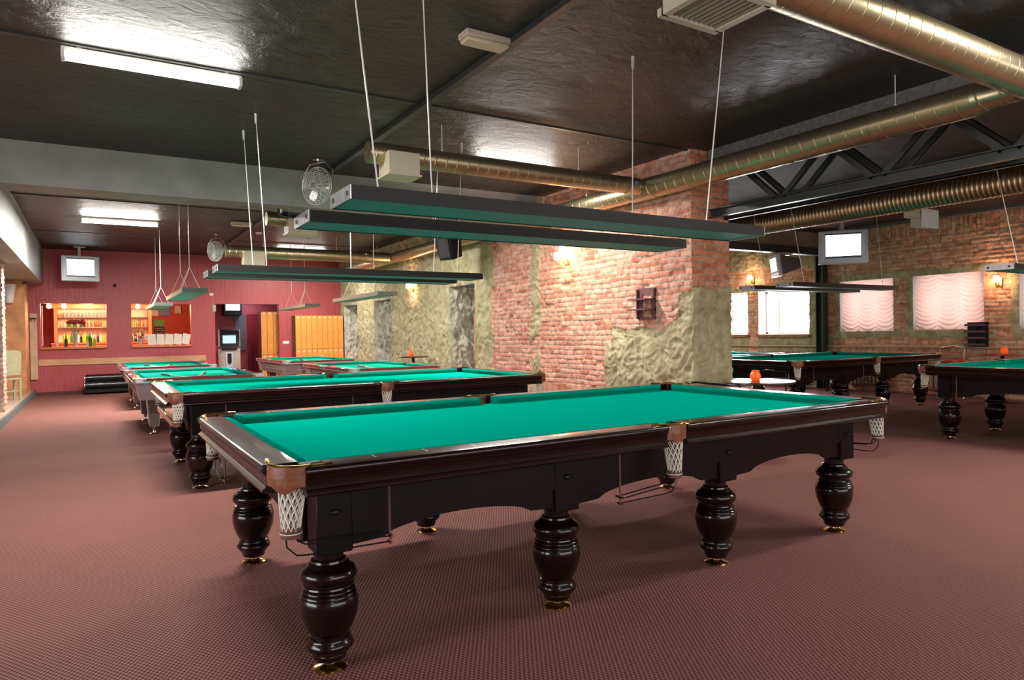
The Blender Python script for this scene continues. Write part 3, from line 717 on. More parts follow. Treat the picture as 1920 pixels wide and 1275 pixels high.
# ------------------------------------------------------------------ pool tables
def pool_table():
    r = empty('pool_table', (0, 0, 0), '', 'pool table', 'smaller pool tables with box cabinets on slanted legs')
    W, L, H = .835, 1.46, .81
    # cabinet with inclined sides
    def frustum(B, w0, l0, z0, w1, l1, z1):
        return B.add([(-w0, -l0, z0), (w0, -l0, z0), (w0, l0, z0), (-w0, l0, z0), (-w1, -l1, z1), (w1, -l1, z1), (w1, l1, z1), (-w1, l1, z1)], [(3, 2, 1, 0), (4, 5, 6, 7), (0, 1, 5, 4), (1, 2, 6, 5), (2, 3, 7, 6), (3, 0, 4, 7)])
    frustum(MB(), W-.085, L-.085, .52, W-.04, L-.04, .755).build('cabinet', LAM, r)
    for sx in (-1, 1):
        for sy in (-1, 1):
            B = MB().add([(sx*(W-.078), sy*(L-.078), .515), (sx*(W-.078), sy*(L-.46), .515), (sx*(W-.033), sy*(L-.40), .76), (sx*(W-.033), sy*(L-.033), .76), (sx*(W-.36), sy*(L-.033), .76), (sx*(W-.42), sy*(L-.078), .515)],
                  [(0, 1, 2, 3), (0, 3, 4, 5), (1, 0, 5), (2, 4, 3), (1, 5, 4, 2)])
            B.build('corner_casting', ALU, r)
    B = MB()
    for sx in (-1, 1): B.box(sx*(W-.062)-.01, sx*(W-.062)+.01, -L+.3, L-.3, .60, .612)
    for sy in (-1, 1): B.box(-W+.3, W-.3, sy*(L-.062)-.01, sy*(L-.062)+.01, .60, .612)
    B.build('trim_strip', ALU, r)
    # rails, cushions
    for sx in (-1, 1):
        for a, b in ((-L+.11, -.055), (.055, L-.11)):
            x0, x1 = sorted((sx*W, sx*(W-.125))); MB().box(x0, x1, a, b, .755, H, c=.008).build('rail', LAMT, r)
            pr_ = [(W-.12, H-.001), (W-.15, H-.003), (W-.175, H-.014), (W-.165, H-.045), (W-.12, H-.045)]
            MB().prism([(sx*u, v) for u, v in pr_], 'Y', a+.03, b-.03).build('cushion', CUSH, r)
        MB().box(*sorted((sx*(W+.004), sx*(W-.02))), -L+.06, L-.06, .752, .768).build('rail_edge', ALU, r)
    for sy in (-1, 1):
        y0, y1 = sorted((sy*L, sy*(L-.125))); MB().box(-W+.11, W-.11, y0, y1, .755, H, c=.008).build('rail', LAMT, r)
        pr_ = [(L-.12, H-.001), (L-.15, H-.003), (L-.175, H-.014), (L-.165, H-.045), (L-.12, H-.045)]
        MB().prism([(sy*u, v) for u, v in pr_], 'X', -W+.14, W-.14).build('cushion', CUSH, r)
        MB().box(-W+.06, W-.06, *sorted((sy*(L+.004), sy*(L-.02))), .752, .768).build('rail_edge', ALU, r)
    MB().box(-W+.12, W-.12, -L+.12, L-.12, .74, H-.045).build('bed', FELT2, r)
    for sx in (-1, 1):
        for sy in (-1, 0, 1):
            cx, cy = sx*(W-.06), sy*(L-.06)
            if sy:
                pts = [(sx*W, sy*(L-.16)), (sx*W, sy*(L-.03)), (sx*(W-.03), sy*L), (sx*(W-.16), sy*L), (sx*(W-.15), sy*(L-.05)), (sx*(W-.055), sy*(L-.06)), (sx*(W-.05), sy*(L-.15))]
                MB().prism(pts, 'Z', .752, H+.004).build('pocket_casting', ALU, r)
                MB().lathe([(.056, .70), (.060, H-.03), (.062, H-.008), (.05, H-.008), (.045, .71), (.0, .70)], 16, T((sx*(W-.115), sy*(L-.115), 0))).build('pocket', BLACK, r)
            else:
                MB().box(*sorted((sx*W, sx*(W-.05))), -.07, .07, .752, H+.004).build('pocket_casting', ALU, r)
                MB().lathe([(.05, .70), (.055, H-.03), (.057, H-.008), (.045, H-.008), (.04, .71), (.0, .70)], 16, T((sx*(W-.11), 0, 0))).build('pocket', BLACK, r)
    for sx in (-1, 1):
        for sy in (-1, 1):
            x, y = sx*(W-.27), sy*.95
            B = MB(); a, b = .085, .15
            B.add([(x-a, y-b, .52), (x+a, y-b, .52), (x+a, y+b, .52), (x-a, y+b, .52), (x-.055+sx*0, y-.10, .115), (x+.055, y-.10, .115), (x+.055, y+.10, .115), (x-.055, y+.10, .115)], [(0, 1, 2, 3), (7, 6, 5, 4), (0, 4, 5, 1), (1, 5, 6, 2), (2, 6, 7, 3), (3, 7, 4, 0)])
            lg = B.build('leg', LAM, r)
            B = MB()
            for sx2 in (-1, 1):
                for sy2 in (-1, 1): B.tube([(x+sx2*.085, y+sy2*.15, .515), (x+sx2*.055, y+sy2*.10, .118)], .005, 6)
            B.build('edge_trim', ALU, lg)
            MB().lathe([(.001, 0), (.062, 0), (.064, .006), (.045, .016), (.026, .022), (.022, .03), (.022, .085), (.03, .10), (.03, .118), (.001, .118)], 20, T((x, y, 0))).build('foot', CHROME, lg)
    return r
pt = pool_table(); pt.location = (-1.205, 8.28, 0)
pt['label'] = 'left pool table with two crossed cues, standing just behind the large billiard tables'
copy_thing(pt, (-1.205, 12.62, 0), 'left pool table farthest back, in front of the pine rail on the crimson wall')
copy_thing(pt, (1.80, 12.9, 0), 'pool table standing in front of the orange lockers')
copy_thing(pt, (1.80, 8.45, 0), 'pool table by the opening in the rough plaster wall, behind the second billiard table')
copy_thing(pt, (9.55, 7.55, 0), 'pool table glimpsed to the right of the brick pier, below the bright windows')
# cues lying on the pool tables
def cue():
    d = empty('pool_cue', (0, 0, 0), '', 'cue', 'cues lying on the pool tables')
    MB().tube([(0, 0, 0), (0, .95, 0)], [.0065, .011], 8).build('shaft', CUEW, d)
    MB().tube([(0, .95, 0), (0, 1.0, 0), (0, 1.44, 0)], [.0112, .012, .0155], 8).build('butt', CUEB, d)
    MB().tube([(0, -.012, 0), (0, 0, 0)], [.006, .0065], 8).build('tip', IVORY, d)
    return d
cu = cue()
def put_cue(first, x, y, rz, label):
    c = cu if first else copy_tree(cu)
    c.location = (x, y, .765+.017); c.rotation_euler = (math.radians(.0), 0, rz); c['label'] = label
put_cue(True, -1.32, 7.15, math.radians(10), 'dark-butted cue slanting left on the nearer left pool table')
put_cue(False, -1.22, 7.25, math.radians(-12), 'cue crossing towards the right on the nearer left pool table')
put_cue(False, -1.33, 11.55, math.radians(9), 'pale cue slanting left on the farthest left pool table')
put_cue(False, -1.26, 11.75, math.radians(-10), 'cue leaning to the right on the farthest left pool table')
put_cue(False, 1.27, 7.25, math.radians(2), 'left cue on the pool table beside the rough plaster wall')
put_cue(False, 1.55, 7.25, math.radians(-5), 'right cue on the pool table beside the rough plaster wall')
put_cue(False, 1.40, 11.7, math.radians(5), 'left cue on the pool table in front of the lockers')
put_cue(False, 1.62, 11.7, math.radians(-5), 'right cue on the pool table in front of the lockers')
# ------------------------------------------------------------------ lamps over the tables
def louvre_lamp(name, L, W, Z0, cables, group, ylong=False, yoke=False):
    """shallow black housing, aluminium ends, louvre below with the green cloth reflection in its colour; origin below the middle at floor level"""
    r = empty(name, (0, 0, 0), '', 'billiard lamp', group); h = .064
    h2, w2 = L/2, W/2
    def bx(B, a0, a1, b0, b1, z0, z1): return B.box(b0, b1, a0, a1, z0, z1) if ylong else B.box(a0, a1, b0, b1, z0, z1)
    B = MB(); bx(B, -h2, h2, -w2, -w2+.008, Z0, Z0+h); bx(B, -h2, h2, w2-.008, w2, Z0, Z0+h); bx(B, -h2, h2, -w2+.008, w2-.008, Z0+h-.012, Z0+h-.002)
    B.build('housing', LAMPB if not ylong else LAMPW, r)
    for s in (-1, 1):
        B = MB(); a0, a1 = sorted((s*h2, s*(h2+.006))); bx(B, a0, a1, -w2, w2, Z0, Z0+h); e = B.build('end_plate', LAMPD if ylong else LAMPE, r)
        B = MB(); a0, a1 = sorted((s*(h2+.005), s*(h2+.008)))
        for q in (-.7, .7): bx(B, a0, a1, q*w2-.012, q*w2+.012, Z0+.022, Z0+.042)
        if not ylong: B.build('cable_slot', BLACK, e)
    B = MB(); bx(B, -h2+.01, h2-.01, -w2+.01, w2-.01, Z0+.004, Z0+.010); B.build('louvre', LOUV if not ylong else LOUV2, r)
    for cb in cables:
        B = MB()
        if ylong:
            a, dx, zt = cb; zk = Z0+.42
            B.tube([(dx, a, zt), (dx*.5, a, zk)], .006, 6)
            if a < 0: B.tube([(dx*.5, a, zk), (dx*.3-.03, a-.02, zk-.1), (-w2*.8, a-.12, Z0+h)], .006, 6)
            for q in (-1, 1): B.tube([(dx*.5, a, zk), (q*w2*.9, a, Z0+h)], .0025, 4)
        else:
            x0, y0, x1, y1, zt = cb
            B.tube([(x0, y0, Z0+h-.005), (x1, y1, zt)], .0042, 6)
            B.lathe([(.001, zt-.10), (.011, zt-.10), (.013, zt-.03), (.013, zt), (.001, zt)], 10, T((x1, y1, 0)))
        B.build('cable', CABLE, r)
    if yoke:  # curved end bracket
        B = MB(); B.tube([(-h2-.07, -w2+.1, Z0+h+.02), (-h2-.04, w2, Z0+h+.01), (-h2+.1, w2-.02, Z0+h+.01)], .004, 5)
        B.build('bracket', BLACK, r)
    return r
LAMPW = simple('greige_lamp_housing', (.42, .34, .25), .5)
LAMPD = simple('grey_green_lamp_end', (.06, .07, .06), .5)
LOUV2 = simple('felt_reflection_louvre_plain', (.015, .28, .22), .4)  # green reflection of the cloth put into the base colour
G1 = 'long black louvre lamps hanging in pairs over the large tables'
l1 = louvre_lamp('hanging_lamp', 2.79, .30, 1.955, [(-1.21, 0, -1.38, 0, HC), (1.01, 0, 1.18, -.06, HC)], G1)
l1.location = (-.088, -.395, 0); l1['label'] = 'nearer long black lamp with louvre coloured by painted green reflection over the foreground table'
l2 = louvre_lamp('hanging_lamp', 2.79, .30, 1.955, [(-.60, 0, -.65, 0, HC), (1.0, 0, 1.42, .44, HC)], G1, yoke=True)
l2.location = (-.088, .30, 0); l2['label'] = 'farther long black lamp over the foreground table, dark curved cover on its left end'
# dark curved cover on the left end of the farther lamp
MB().prism(arc(0, 0, .16, .2, PI*.9, 12)+arc(0, 0, .145, PI*.9, .2, 12), 'Z', 2.02, 2.05, T((-1.36, .02, 0))).build('end_cover', BLACK, l2)
lb = louvre_lamp('hanging_lamp', 2.79, .30, 1.958, [(-.93, 0, -.95, .28, HC), (1.15, 0, 1.36, .25, HC)], G1)
lb.location = (-.09, 3.42, 0); lb['label'] = 'nearer long lamp of the pair over the second large table'
copy_thing(lb, (-.09, 4.07, 0), 'farther long lamp of the pair over the second large table')
copy_thing(lb, (7.64, 3.0, 0), 'nearer lamp of the pair in front of the bright windows at the right')
copy_thing(lb, (7.68, 3.72, 0), 'farther lamp of the pair in front of the bright windows at the right')
copy_thing(lb, (7.58, .17, 0), 'lamp entering from the right edge in front of the curtained windows')
G2 = 'single short lamps over the pool tables'
ps = louvre_lamp('pool_table_lamp', 2.5, .34, 2.0, [(-.62, 0.0, HC), (.62, -.0, HC)], G2, ylong=True)
ps.location = (-1.215, 8.5, 0); ps['label'] = 'greige lamp with underside coloured by painted green reflection over the nearer left pool table'
copy_thing(ps, (-1.26, 13.06, 0), 'small lamp over the farthest left pool table, in front of the right bar hatch')
copy_thing(ps, (1.715, 8.52, 0), 'greige lamp hanging over the pool table by the rough plaster wall')
copy_thing(ps, (1.72, 13.1, 0), 'small lamp hanging in front of the crimson wall above the lockers')
# ------------------------------------------------------------------ ventilation ducts
def duct_run(B, p0, p1, r, pitch=0, rib=0, n=48):
    p0, p1 = Vector(p0), Vector(p1); L = (p1-p0).length; prof = [(r, 0)]
    if rib:
        k = int(L/pitch)
        for i in range(k):
            z = (i+.5)*pitch; prof += [(r, z-.3*pitch), (r+rib, z-.08*pitch), (r+rib, z+.08*pitch), (r, z+.3*pitch)]
    prof.append((r, L))
    q = (p1-p0).to_track_quat('Z', 'Y').to_matrix().to_4x4()
    B.lathe(prof, n, Matrix.Translation(p0) @ q)
def ring(B, p, d, r, wid):
    q = Vector(d).to_track_quat('Z', 'Y').to_matrix().to_4x4()
    B.lathe([(r, -wid/2), (r+.006, -wid/2), (r+.006, wid/2), (r, wid/2)], 28, Matrix.Translation(Vector(p)) @ q)
XA, ZA, RA = 3.68, 3.178, .135
def rods(parent, pts):
    for (x, y, z) in pts: MB().tube([(x, y, z), (x, y, HC)], .005, 6).lathe([(.001, 0), (.012, 0), (.012, .015), (.001, .015)], 8, T((x, y, z))).build('hanger_rod', CABLE, parent)
d = empty('main_duct', (0, 0, 0), 'long brassy round ventilation duct running along the partition wall above the brick', 'duct')
B = MB(); duct_run(B, (XA, -.75, ZA), (XA, 3.0, ZA), RA); B.lathe([(.10, 0), (.10, .18), (RA, .30), (RA, .33)], 40, T((XA, -1.038, ZA), rx=-PI/2)); duct_run(B, (XA, 3.3, ZA), (XA, 5.88, ZA), RA-.01); duct_run(B, (XA, 6.4, ZA), (XA, 16.78, ZA), RA-.01); duct_run(B, (XA, 2.95, ZA), (XA, 3.35, ZA), RA+.005); duct_run(B, (XA, 5.8, ZA), (XA, 6.45, ZA), RA-.012)
B.build('pipe', duct_mat('main_duct_metal', 'Y', XA, ZA, .158), d)
B = MB(); 
for y in (.1, 2.95, 3.35): ring(B, (XA, y, ZA), (0, 1, 0), RA, .02)
B.build('joint_band', DUCT, d); rods(d, [(XA, -.09, ZA+RA), (XA, 4.4, ZA+RA), (XA, 9.0, ZA+RA), (XA, 13.0, ZA+RA)])
d = empty('cross_duct', (0, 0, 0), 'large brassy duct crossing the upper right corner of the ceiling', 'duct')
B = MB(); duct_run(B, (.30, -1.17, 3.17), (7.5, -1.17, 3.17), .128)
B.lathe([(.001, 0), (.128, 0), (.128, .01), (.001, .01)], 28, T((.30, -1.17, 3.17), ry=PI/2))
B.build('pipe', duct_mat('cross_duct_metal', 'X', -1.17, 3.17, .14), d)
b = MB().box(.02, .40, -1.31, -.96, 2.97, 3.10).build('outlet_box', BOXM, d)
B = MB().box(-.0, .42, -1.33, -1.29, 2.935, 2.975).box(0, .42, -.98, -.94, 2.935, 2.975).box(0, .04, -1.3, -.97, 2.935, 2.975).box(.38, .42, -1.3, -.97, 2.935, 2.975)
B.build('grille_frame', GRILLE, b)
B = MB()
for i in range(9): B.box(-.018, .018, -1.29, -.98, -.002, .002, T((.065+i*.036, 0, 2.955), ry=.6))
B.build('slats', simple('grille_slats', (.30, .24, .17), .5), b)
def branch(name, label, x0, y, z, r, boxx, boxw, bz0, face=False, rod=()):
    d = empty(name, (0, 0, 0), label, 'duct', 'duct branches ending in square outlet boxes')
    B = MB(); duct_run(B, (x0, y, z), (XA-RA-.003, y, z), r); B.lathe([(.001, 0), (r+.003, 0), (r+.003, .012), (.001, .012)], 28, T((x0-.01, y, z), ry=PI/2))
    ring(B, (x0+1.1, y, z), (1, 0, 0), r, .02); ring(B, (XA-.35, y, z), (1, 0, 0), r, .025)
    B.build('pipe', duct_mat('branch_duct_metal', 'X', y, z, .13), d)
    b = MB().box(boxx, boxx+boxw, y-r-.09, y+.1, bz0+.02, z-.005).build('outlet_box', BOXM, d)
    MB().box(boxx-.015, boxx+boxw+.015, y-r-.105, y+.115, bz0, bz0+.02).build('outlet_flange', BOXM, b)
    if face: MB().box(boxx-.004, boxx, y-r-.06, y+.07, bz0+.04, z-.06).build('grille', GRILLE, b)
    rods(d, [(x, y, z+r) for x in rod]); return d
branch('branch_duct', 'nearest brassy branch duct, its round closed end above the hanging lamps', -.06, 3.16, 3.20, .108, .085, .33, 2.955, rod=(.767, 2.6))
branch('branch_duct', 'middle branch duct whose pale round end shows left of the black lamps', -.16, 7.45, 3.165, .105, .12, .45, 2.93, True, rod=(.8,))
branch('branch_duct', 'farthest branch duct running in front of the crimson wall beside the small fan', -.06, 11.9, 3.16, .13, .26, .42, 2.86, rod=(.70, 2.3))
# blue gauge caps on the branch ducts
for x, y, lb_ in ((3.42, 3.04, 'small blue round cap on the nearest branch duct where it joins the main duct'), (2.95, 11.76, 'small pale round cap near the right end of the farthest branch duct')):
    tag(MB().sphere((0, 0, 0), .022, 12, 8).build('duct_cap', simple('blue_cap' if y < 5 else 'grey_cap', (.05, .15, .55) if y < 5 else (.55, .58, .62), .4)), lb_, 'cap').location = (x, y, 3.22)
d = empty('spiral_duct', (0, 0, 0), 'tightly ribbed spiral duct beyond the black truss at the right', 'duct')
B = MB(); duct_run(B, (7.75, -7.5, 3.21), (7.75, 5.85, 3.21), .170, .062, .013); B.build('pipe', simple('ribbed_duct_metal', (.50, .34, .20), .36, metal=.92), d)
b = MB().box(8.02, 8.40, 1.95, 2.12, 2.83, 3.06).box(7.8, 8.1, 1.97, 2.10, 2.95, 3.1).build('outlet_box', BOXM, d)
MB().box(8.0, 8.42, 1.92, 1.95, 2.81, 3.08).build('outlet_flange', WHITEP, b)
rods(d, [(7.75, 3.0, 3.38), (7.75, -.5, 3.38)])
# ------------------------------------------------------------------ lights on the ceiling
fl_labels = ['lit fluorescent batten on the dark ceiling at the upper left', 'lit fluorescent batten farther back above the wall television', 'lit fluorescent batten hidden just above the nearest branch duct', 'lit fluorescent batten beyond the big duct at the top right corner', 'added out-of-view fluorescent batten brightening the right bay', 'added unseen fluorescent batten brightening the space behind the partition wall', 'added unseen fluorescent batten behind the viewer on the left', 'added unseen fluorescent batten behind the viewer on the right', 'lit fluorescent batten near the crimson wall above the lockers', 'lit fluorescent batten hidden by the hanging lamps above the rough plaster side']  # right-bay, behind-partition and behind-viewer battens are unseen, added to brighten the room
for (x, y, z, L), lab in zip(FLUOR, fl_labels):
    r = empty('ceiling_light', (x, y, z), lab, 'ceiling light', 'fluorescent ceiling battens')
    top = (HC if x < 4.6 else 3.45)-z
    MB().box(-L/2, L/2, -.03, .03, .04, .07).box(-L/2+.1, -L/2+.13, -.02, .02, .06, top).box(L/2-.13, L/2-.1, -.02, .02, .06, top).build('batten', WHITEP, r)
    B = MB()
    for s in (-.035, .035): B.tube([(-L/2+.02, s, 0), (L/2-.02, s, 0)], .018, 12)
    B.build('tube', TUBEM, r)
    for s in (-1, 1): MB().box(*sorted((s*(L/2-.025), s*L/2)), -.06, .06, -.022, .045).build('end_cap', WHITEP, r)
r = empty('emergency_light', (.09, 1.0, 3.51), 'beige unlit emergency light box on the ceiling beside the cable channel', 'emergency light')
MB().box(-.19, .19, -.075, .075, .03, .08, c=.008).build('housing', GRILLE, r); MB().box(-.18, .18, -.065, .065, 0, .03, c=.01).build('diffuser', simple('beige_diffuser', (.62, .50, .36), .25), r)
c = copy_thing(r, (.03, 10.6, 3.50), 'small pale emergency light box on the far ceiling, seen past the lamp cables')
tag(MB().lathe([(.001, 0), (.05, .004), (.065, .03), (.07, .04), (.001, .04)], 20).build('smoke_detector', WHITEP), 'round white smoke detector on the far ceiling', 'smoke detector').location = (.61, 11.9, HC-.04)
# ------------------------------------------------------------------ fans
def fan(loc, R, rz, label, rod):
    r = empty('ceiling_fan', loc, label, 'fan', 'chrome cage fans hung from the ceiling', rz)
    B = MB()
    for s in (-1, 1):
        for k in range(1, 9):
            rr = R*k/8; yy = s*.06*math.sqrt(max(0, 1-(k/8)**2)*.9+.1)
            B.tube([(rr*math.cos(a), yy, rr*math.sin(a)) for a in [2*PI*i/28 for i in range(28)]], .0022 if k < 8 else .005, 4, close=True)
        for i in range(24):
            a = 2*PI*i/24; B.tube([(R*t*math.cos(a), s*.06*math.sqrt((1-t*t)*.9+.1), R*t*math.sin(a)) for t in (.15, .4, .7, 1)], .0018 if i % 6 else .004, 4)
    B.build('cage', CAGE, r)
    B = MB()
    for i in range(3):
        a0 = 2*PI*i/3; vs = []
        for t in range(7):
            q = t/6; rr = R*(.16+.66*q); wdt = .75*math.sin(PI*(.15+.75*q))
            for s, yy in ((-1, -.02), (1, .02)): vs.append((rr*math.cos(a0+s*wdt*.5), yy, rr*math.sin(a0+s*wdt*.5)))
        vs += [(x, y+.003, z) for x, y, z in vs]; fs = []
        for t in range(6): fs += [(2*t, 2*t+1, 2*t+3, 2*t+2), (14+2*t, 14+2*t+2, 14+2*t+3, 14+2*t+1), (2*t, 2*t+2, 16+2*t, 14+2*t), (2*t+1, 15+2*t, 17+2*t, 2*t+3)]
        fs += [(0, 14, 15, 1), (12, 13, 27, 26)]; B.add(vs, fs, True)
    B.build('blades', ALU, r)
    B = MB().lathe([(.001, -.075), (.032, -.07), (.036, -.05), (.036, .05), (.05, .08), (.05, .15), (.001, .16)], 18, T(rx=-PI/2)); B.build('motor', ALU, r)
    y = [(-R-.03, .0, -.02), (-R-.03, .02, R*.7), (-R*.6, .02, R+.06), (R*.6, .02, R+.06), (R+.03, .02, R*.7), (R+.03, .0, -.02)]
    MB().tube(y, .009, 8).build('yoke', CHROME, r)
    MB().tube([(0, .02, R+.05), (0, .02, rod)], .014, 10).box(-.05, .05, -.03, .07, rod-.012, rod).build('stem', CHROME, r)
fan((-.03, 5.14, 3.235), .235, math.radians(-62), 'chrome cage fan at the end of the black lamps, below the grey ceiling beam', HC-3.245)
fan((-.17, 12.55, 3.22), .215, math.radians(-55), 'smaller looking chrome fan farther back at the left end of the farthest duct', HC-3.22)
# ------------------------------------------------------------------ televisions
def tv(loc, rz, label, w=.80, h=.60, dp=.5, rx=0, name='television', top=HC):
    r = empty(name, loc, label, 'television', 'silver televisions on brackets', rz)
    M = T(rx=rx)
    B = MB(); B.box(-w/2, w/2, -.045, .03, -h/2, h/2, M, c=.012).build('bezel', SILVER, r)
    B = MB(); B.add([(-w/2+.02, .03, -h/2+.02), (w/2-.02, .03, -h/2+.02), (w/2-.02, .03, h/2-.02), (-w/2+.02, .03, h/2-.02), (-w/4, dp, -h/4), (w/4, dp, -h/4), (w/4, dp, h/4-.03), (-w/4, dp, h/4-.03)], [(0, 1, 2, 3), (7, 6, 5, 4), (0, 4, 5, 1), (1, 5, 6, 2), (2, 6, 7, 3), (3, 7, 4, 0)], False, M)
    B.build('rear_housing', GREY, r)
    sw, sh = w*.71, h*.70
    MB().box(-sw/2-.01, sw/2+.01, -.05, -.044, -sh/2+.012, sh/2+.038, M).build('screen_surround', simple('blue_grey_rim', (.06, .08, .14), .3), r)
    MB().box(-sw/2, sw/2, -.053, -.05, -sh/2+.05, sh/2+.008, M).build('screen', SCREEN, r)
    B = MB()
    for s in (-1, 1):
        for k in range(14): B.box(s*(w/2-.035)-.012, s*(w/2-.035)+.012, -.047, -.045, -h*.34+k*h*.05, -h*.34+k*h*.05+.008, M)
    B.build('speaker_grilles', GREY, r)
    zt = top-loc[2]
    MB().box(-.03, .03, .1, .16, h/2-.04, zt).box(-.22, .22, .08, .30, h/2+.0, h/2+.02).box(-.12, .12, .04, .22, zt-.02, zt).build('bracket', SILVER, r)
    return r
tv((-2.71, 16.0, 3.055), math.radians(10), 'silver television mounted high on the crimson wall above the bar hatch', .80, .61, .45)
tv((9.25, 4.0, 2.81), math.radians(-52), 'silver television with white screen mounted high in front of the right brick wall', .82, .61, .45, top=3.45)
tv((9.85, 5.9, 2.66), math.radians(-128), 'television seen from the side hanging below the steel beam', .62, .46, .46, rx=.12, top=2.93)
r = empty('television', (1.15, 18.6, 2.18), 'small dark television glowing at the top of the doorway', 'television', 'silver televisions on brackets')
MB().box(-.26, .26, 0, .3, -.18, .2, c=.02).box(-.02, .02, .1, .14, .2, .43).build('bezel', BLACK, r); MB().box(-.2, .2, -.01, 0, -.02, .16).build('screen', SCREEN, r)
# ------------------------------------------------------------------ speaker on the plaster wall
r = empty('loudspeaker', (3.25, 8.1, 3.02), 'black loudspeaker hanging tilted above the opening in the rough plaster wall', 'loudspeaker', rz=math.radians(-62))
M = T(rx=.28)
B = MB(); B.add([(-.21, -.14, .27), (.21, -.14, .27), (.21, .2, .27), (-.21, .2, .27), (-.14, -.14, -.27), (.14, -.14, -.27), (.14, .2, -.27), (-.14, .2, -.27)], [(0, 1, 2, 3), (7, 6, 5, 4), (0, 4, 5, 1), (1, 5, 6, 2), (2, 6, 7, 3), (3, 7, 4, 0)], False, M)
B.build('cabinet', BLACK, r); MB().box(-.12, .12, -.152, -.14, -.22, .22, M).build('grille', simple('speaker_grille', (.02, .02, .02), .6), r)
MB().tube([(0, .19, .1), (0, .24, .15), (0, .24, .52)], .015, 8).build('bracket', BLACK, r)
# ------------------------------------------------------------------ wall lamps
def sconce(loc, label, n=2, rz=0):
    r = empty('wall_lamp', loc, label, 'wall lamp', 'wall lamps with small glowing shades', rz)
    MB().box(-.015, .0, -.05, .05, -.10, .06).tube([(-.015, 0, -.02), (-.06, 0, -.09), (-.09, 0, -.04)], .006, 6).build('backplate', BRASS, r)
    ys = [0] if n == 1 else ([-.10, .10] if n == 2 else [-.14, 0, .14])
    for i, y in enumerate(ys):
        zz = .10 if (n == 3 and i == 1) else 0
        sh = MB().lathe([(.055, -.05+zz), (.042, .055+zz), (.040, .055+zz), (.052, -.05+zz)], 18, T((-.10, y, .04))).build('shade', SCONCE, r)
        MB().tube([(-.03, 0, -.02), (-.06, y*.6, -.08), (-.10, y, -.03+zz)], .005, 6).build('arm', BRASS, r)
    point('wall_lamp_glow', (loc[0]-.14, loc[1], loc[2]+.02), 17 if n > 1 else 22, (1, .62, .38), .06)
    return r
sconce((3.92, 5.22, 2.50), 'cluster of glowing shades on the pinkish brick between the hanging lamps and the shelf', 3)
sconce((3.90, 11.25, 2.44), 'wall lamp glowing on the rough plaster between two openings', 2)
sconce((11.46, 2.42, 2.13), 'wall lamp on the brick between the curtained windows at the right', 1)
sconce((11.46, 7.83, 2.58), 'yellow cylinder wall lamp above the bright windows next to the side-on television', 1)
# ------------------------------------------------------------------ curtains
def curtain(y0, y1, z0, z1, label, seed):
    ny, nz = 90, 110; vs = []; rnd = random.Random(seed); ph = [rnd.random()*6 for _ in range(8)]
    def P(i, j):
        u = i/ny; t = j/nz; seg = (u*3.0) % 1; e = min(seg, 1-seg)*2; sg = int(u*3-1e-6)
        sag = .085*(1-(1-e)**2); zz = z0+(z1-z0)*t; fz = zz+sag+.012*math.sin(sg*2.3+ph[sg % 8]+t*9)
        amp = .030*(1-t**5)*(.35+.65*e)*(.75+.25*math.sin(ph[1]+t*7+sg))
        x = 11.55-amp*math.sin(2*PI*fz/.088+ph[sg % 4])-.018*(1-e)*math.sin(PI*t)-.02*math.exp(-t*6)*math.sin(u*14+ph[2])
        hem = -.025*math.sin(PI*seg)*(1 if t < .02 else 0)
        return (x, y0+(y1-y0)*u, zz+hem)
    for i in range(ny+1):
        for j in range(nz+1): vs.append(P(i, j))
    fs = [(i*(nz+1)+j, (i+1)*(nz+1)+j, (i+1)*(nz+1)+j+1, i*(nz+1)+j+1) for i in range(ny) for j in range(nz)]
    B = MB(); B.add(vs, fs, True); o = B.build('curtain', CURT, fix=False)
    tag(o, label, 'curtain', 'pink gathered curtains of the right wall')
M_, nt, b_, out = mat('pink_gathered_cloth')
dif = N(nt, 'ShaderNodeBsdfDiffuse'); dif.inputs[0].default_value = (.80, .60, .55, 1); tr = N(nt, 'ShaderNodeBsdfTranslucent'); tr.inputs[0].default_value = (.88, .62, .57, 1)
ms = N(nt, 'ShaderNodeMixShader'); ms.inputs[0].default_value = .5; nt.links.new(dif.outputs[0], ms.inputs[1]); nt.links.new(tr.outputs[0], ms.inputs[2]); nt.links.new(ms.outputs[0], out.inputs[0])
CURT = M_
curtain(4.37, 5.50, 1.26, 2.34, 'pink gathered curtain nearest the steel column', 1)
curtain(2.69, 3.93, 1.28, 2.40, 'wide pink gathered curtain above the dark slatted rack', 2)
curtain(.97, 2.08, 1.28, 2.40, 'pink gathered curtain cut off by the right edge', 3)
# ------------------------------------------------------------------ pipes and radiators on the right wall
tag(MB().tube([(11.40, -2, .93), (11.40, 16.5, .93)], .018, 8).build('heating_pipe', CREAMPIPE), 'cream heating pipe running along the right wall below the windows', 'pipe')
def radiator(y0, n, label, z0=.12, z1=.70):
    r = empty('radiator', (11.36, y0, 0), label, 'radiator', 'cream sectional radiators under the right windows'); 
    for k in range(n):
        y = k*.082; B = MB()
        B.box(-.06, .06, y+.012, y+.070, z0+.04, z1-.04, c=.012)
        B.sphere((0, y+.041, z1-.045), .045, 10, 6, (1.2, .75, 1)).sphere((0, y+.041, z0+.045), .045, 10, 6, (1.2, .75, 1))
        B.build('section', CREAMPIPE, r)
    MB().tube([(.0, -.03, z1-.05), (.02, -.12, z1-.05), (.02, -.12, .908)], .014, 8).tube([(0, -.02, z0+.05), (0, n*.082+.02, z0+.05)], .016, 8).build('pipe', CREAMPIPE, r)
radiator(6.35, 12, 'cream radiator below the bright right window, left of the steel column', .12, .80)
radiator(4.55, 10, 'cream radiator below the curtain nearest the steel column', .12, .62)
radiator(2.75, 10, 'cream radiator seen between table legs below the wide curtain', .12, .62)
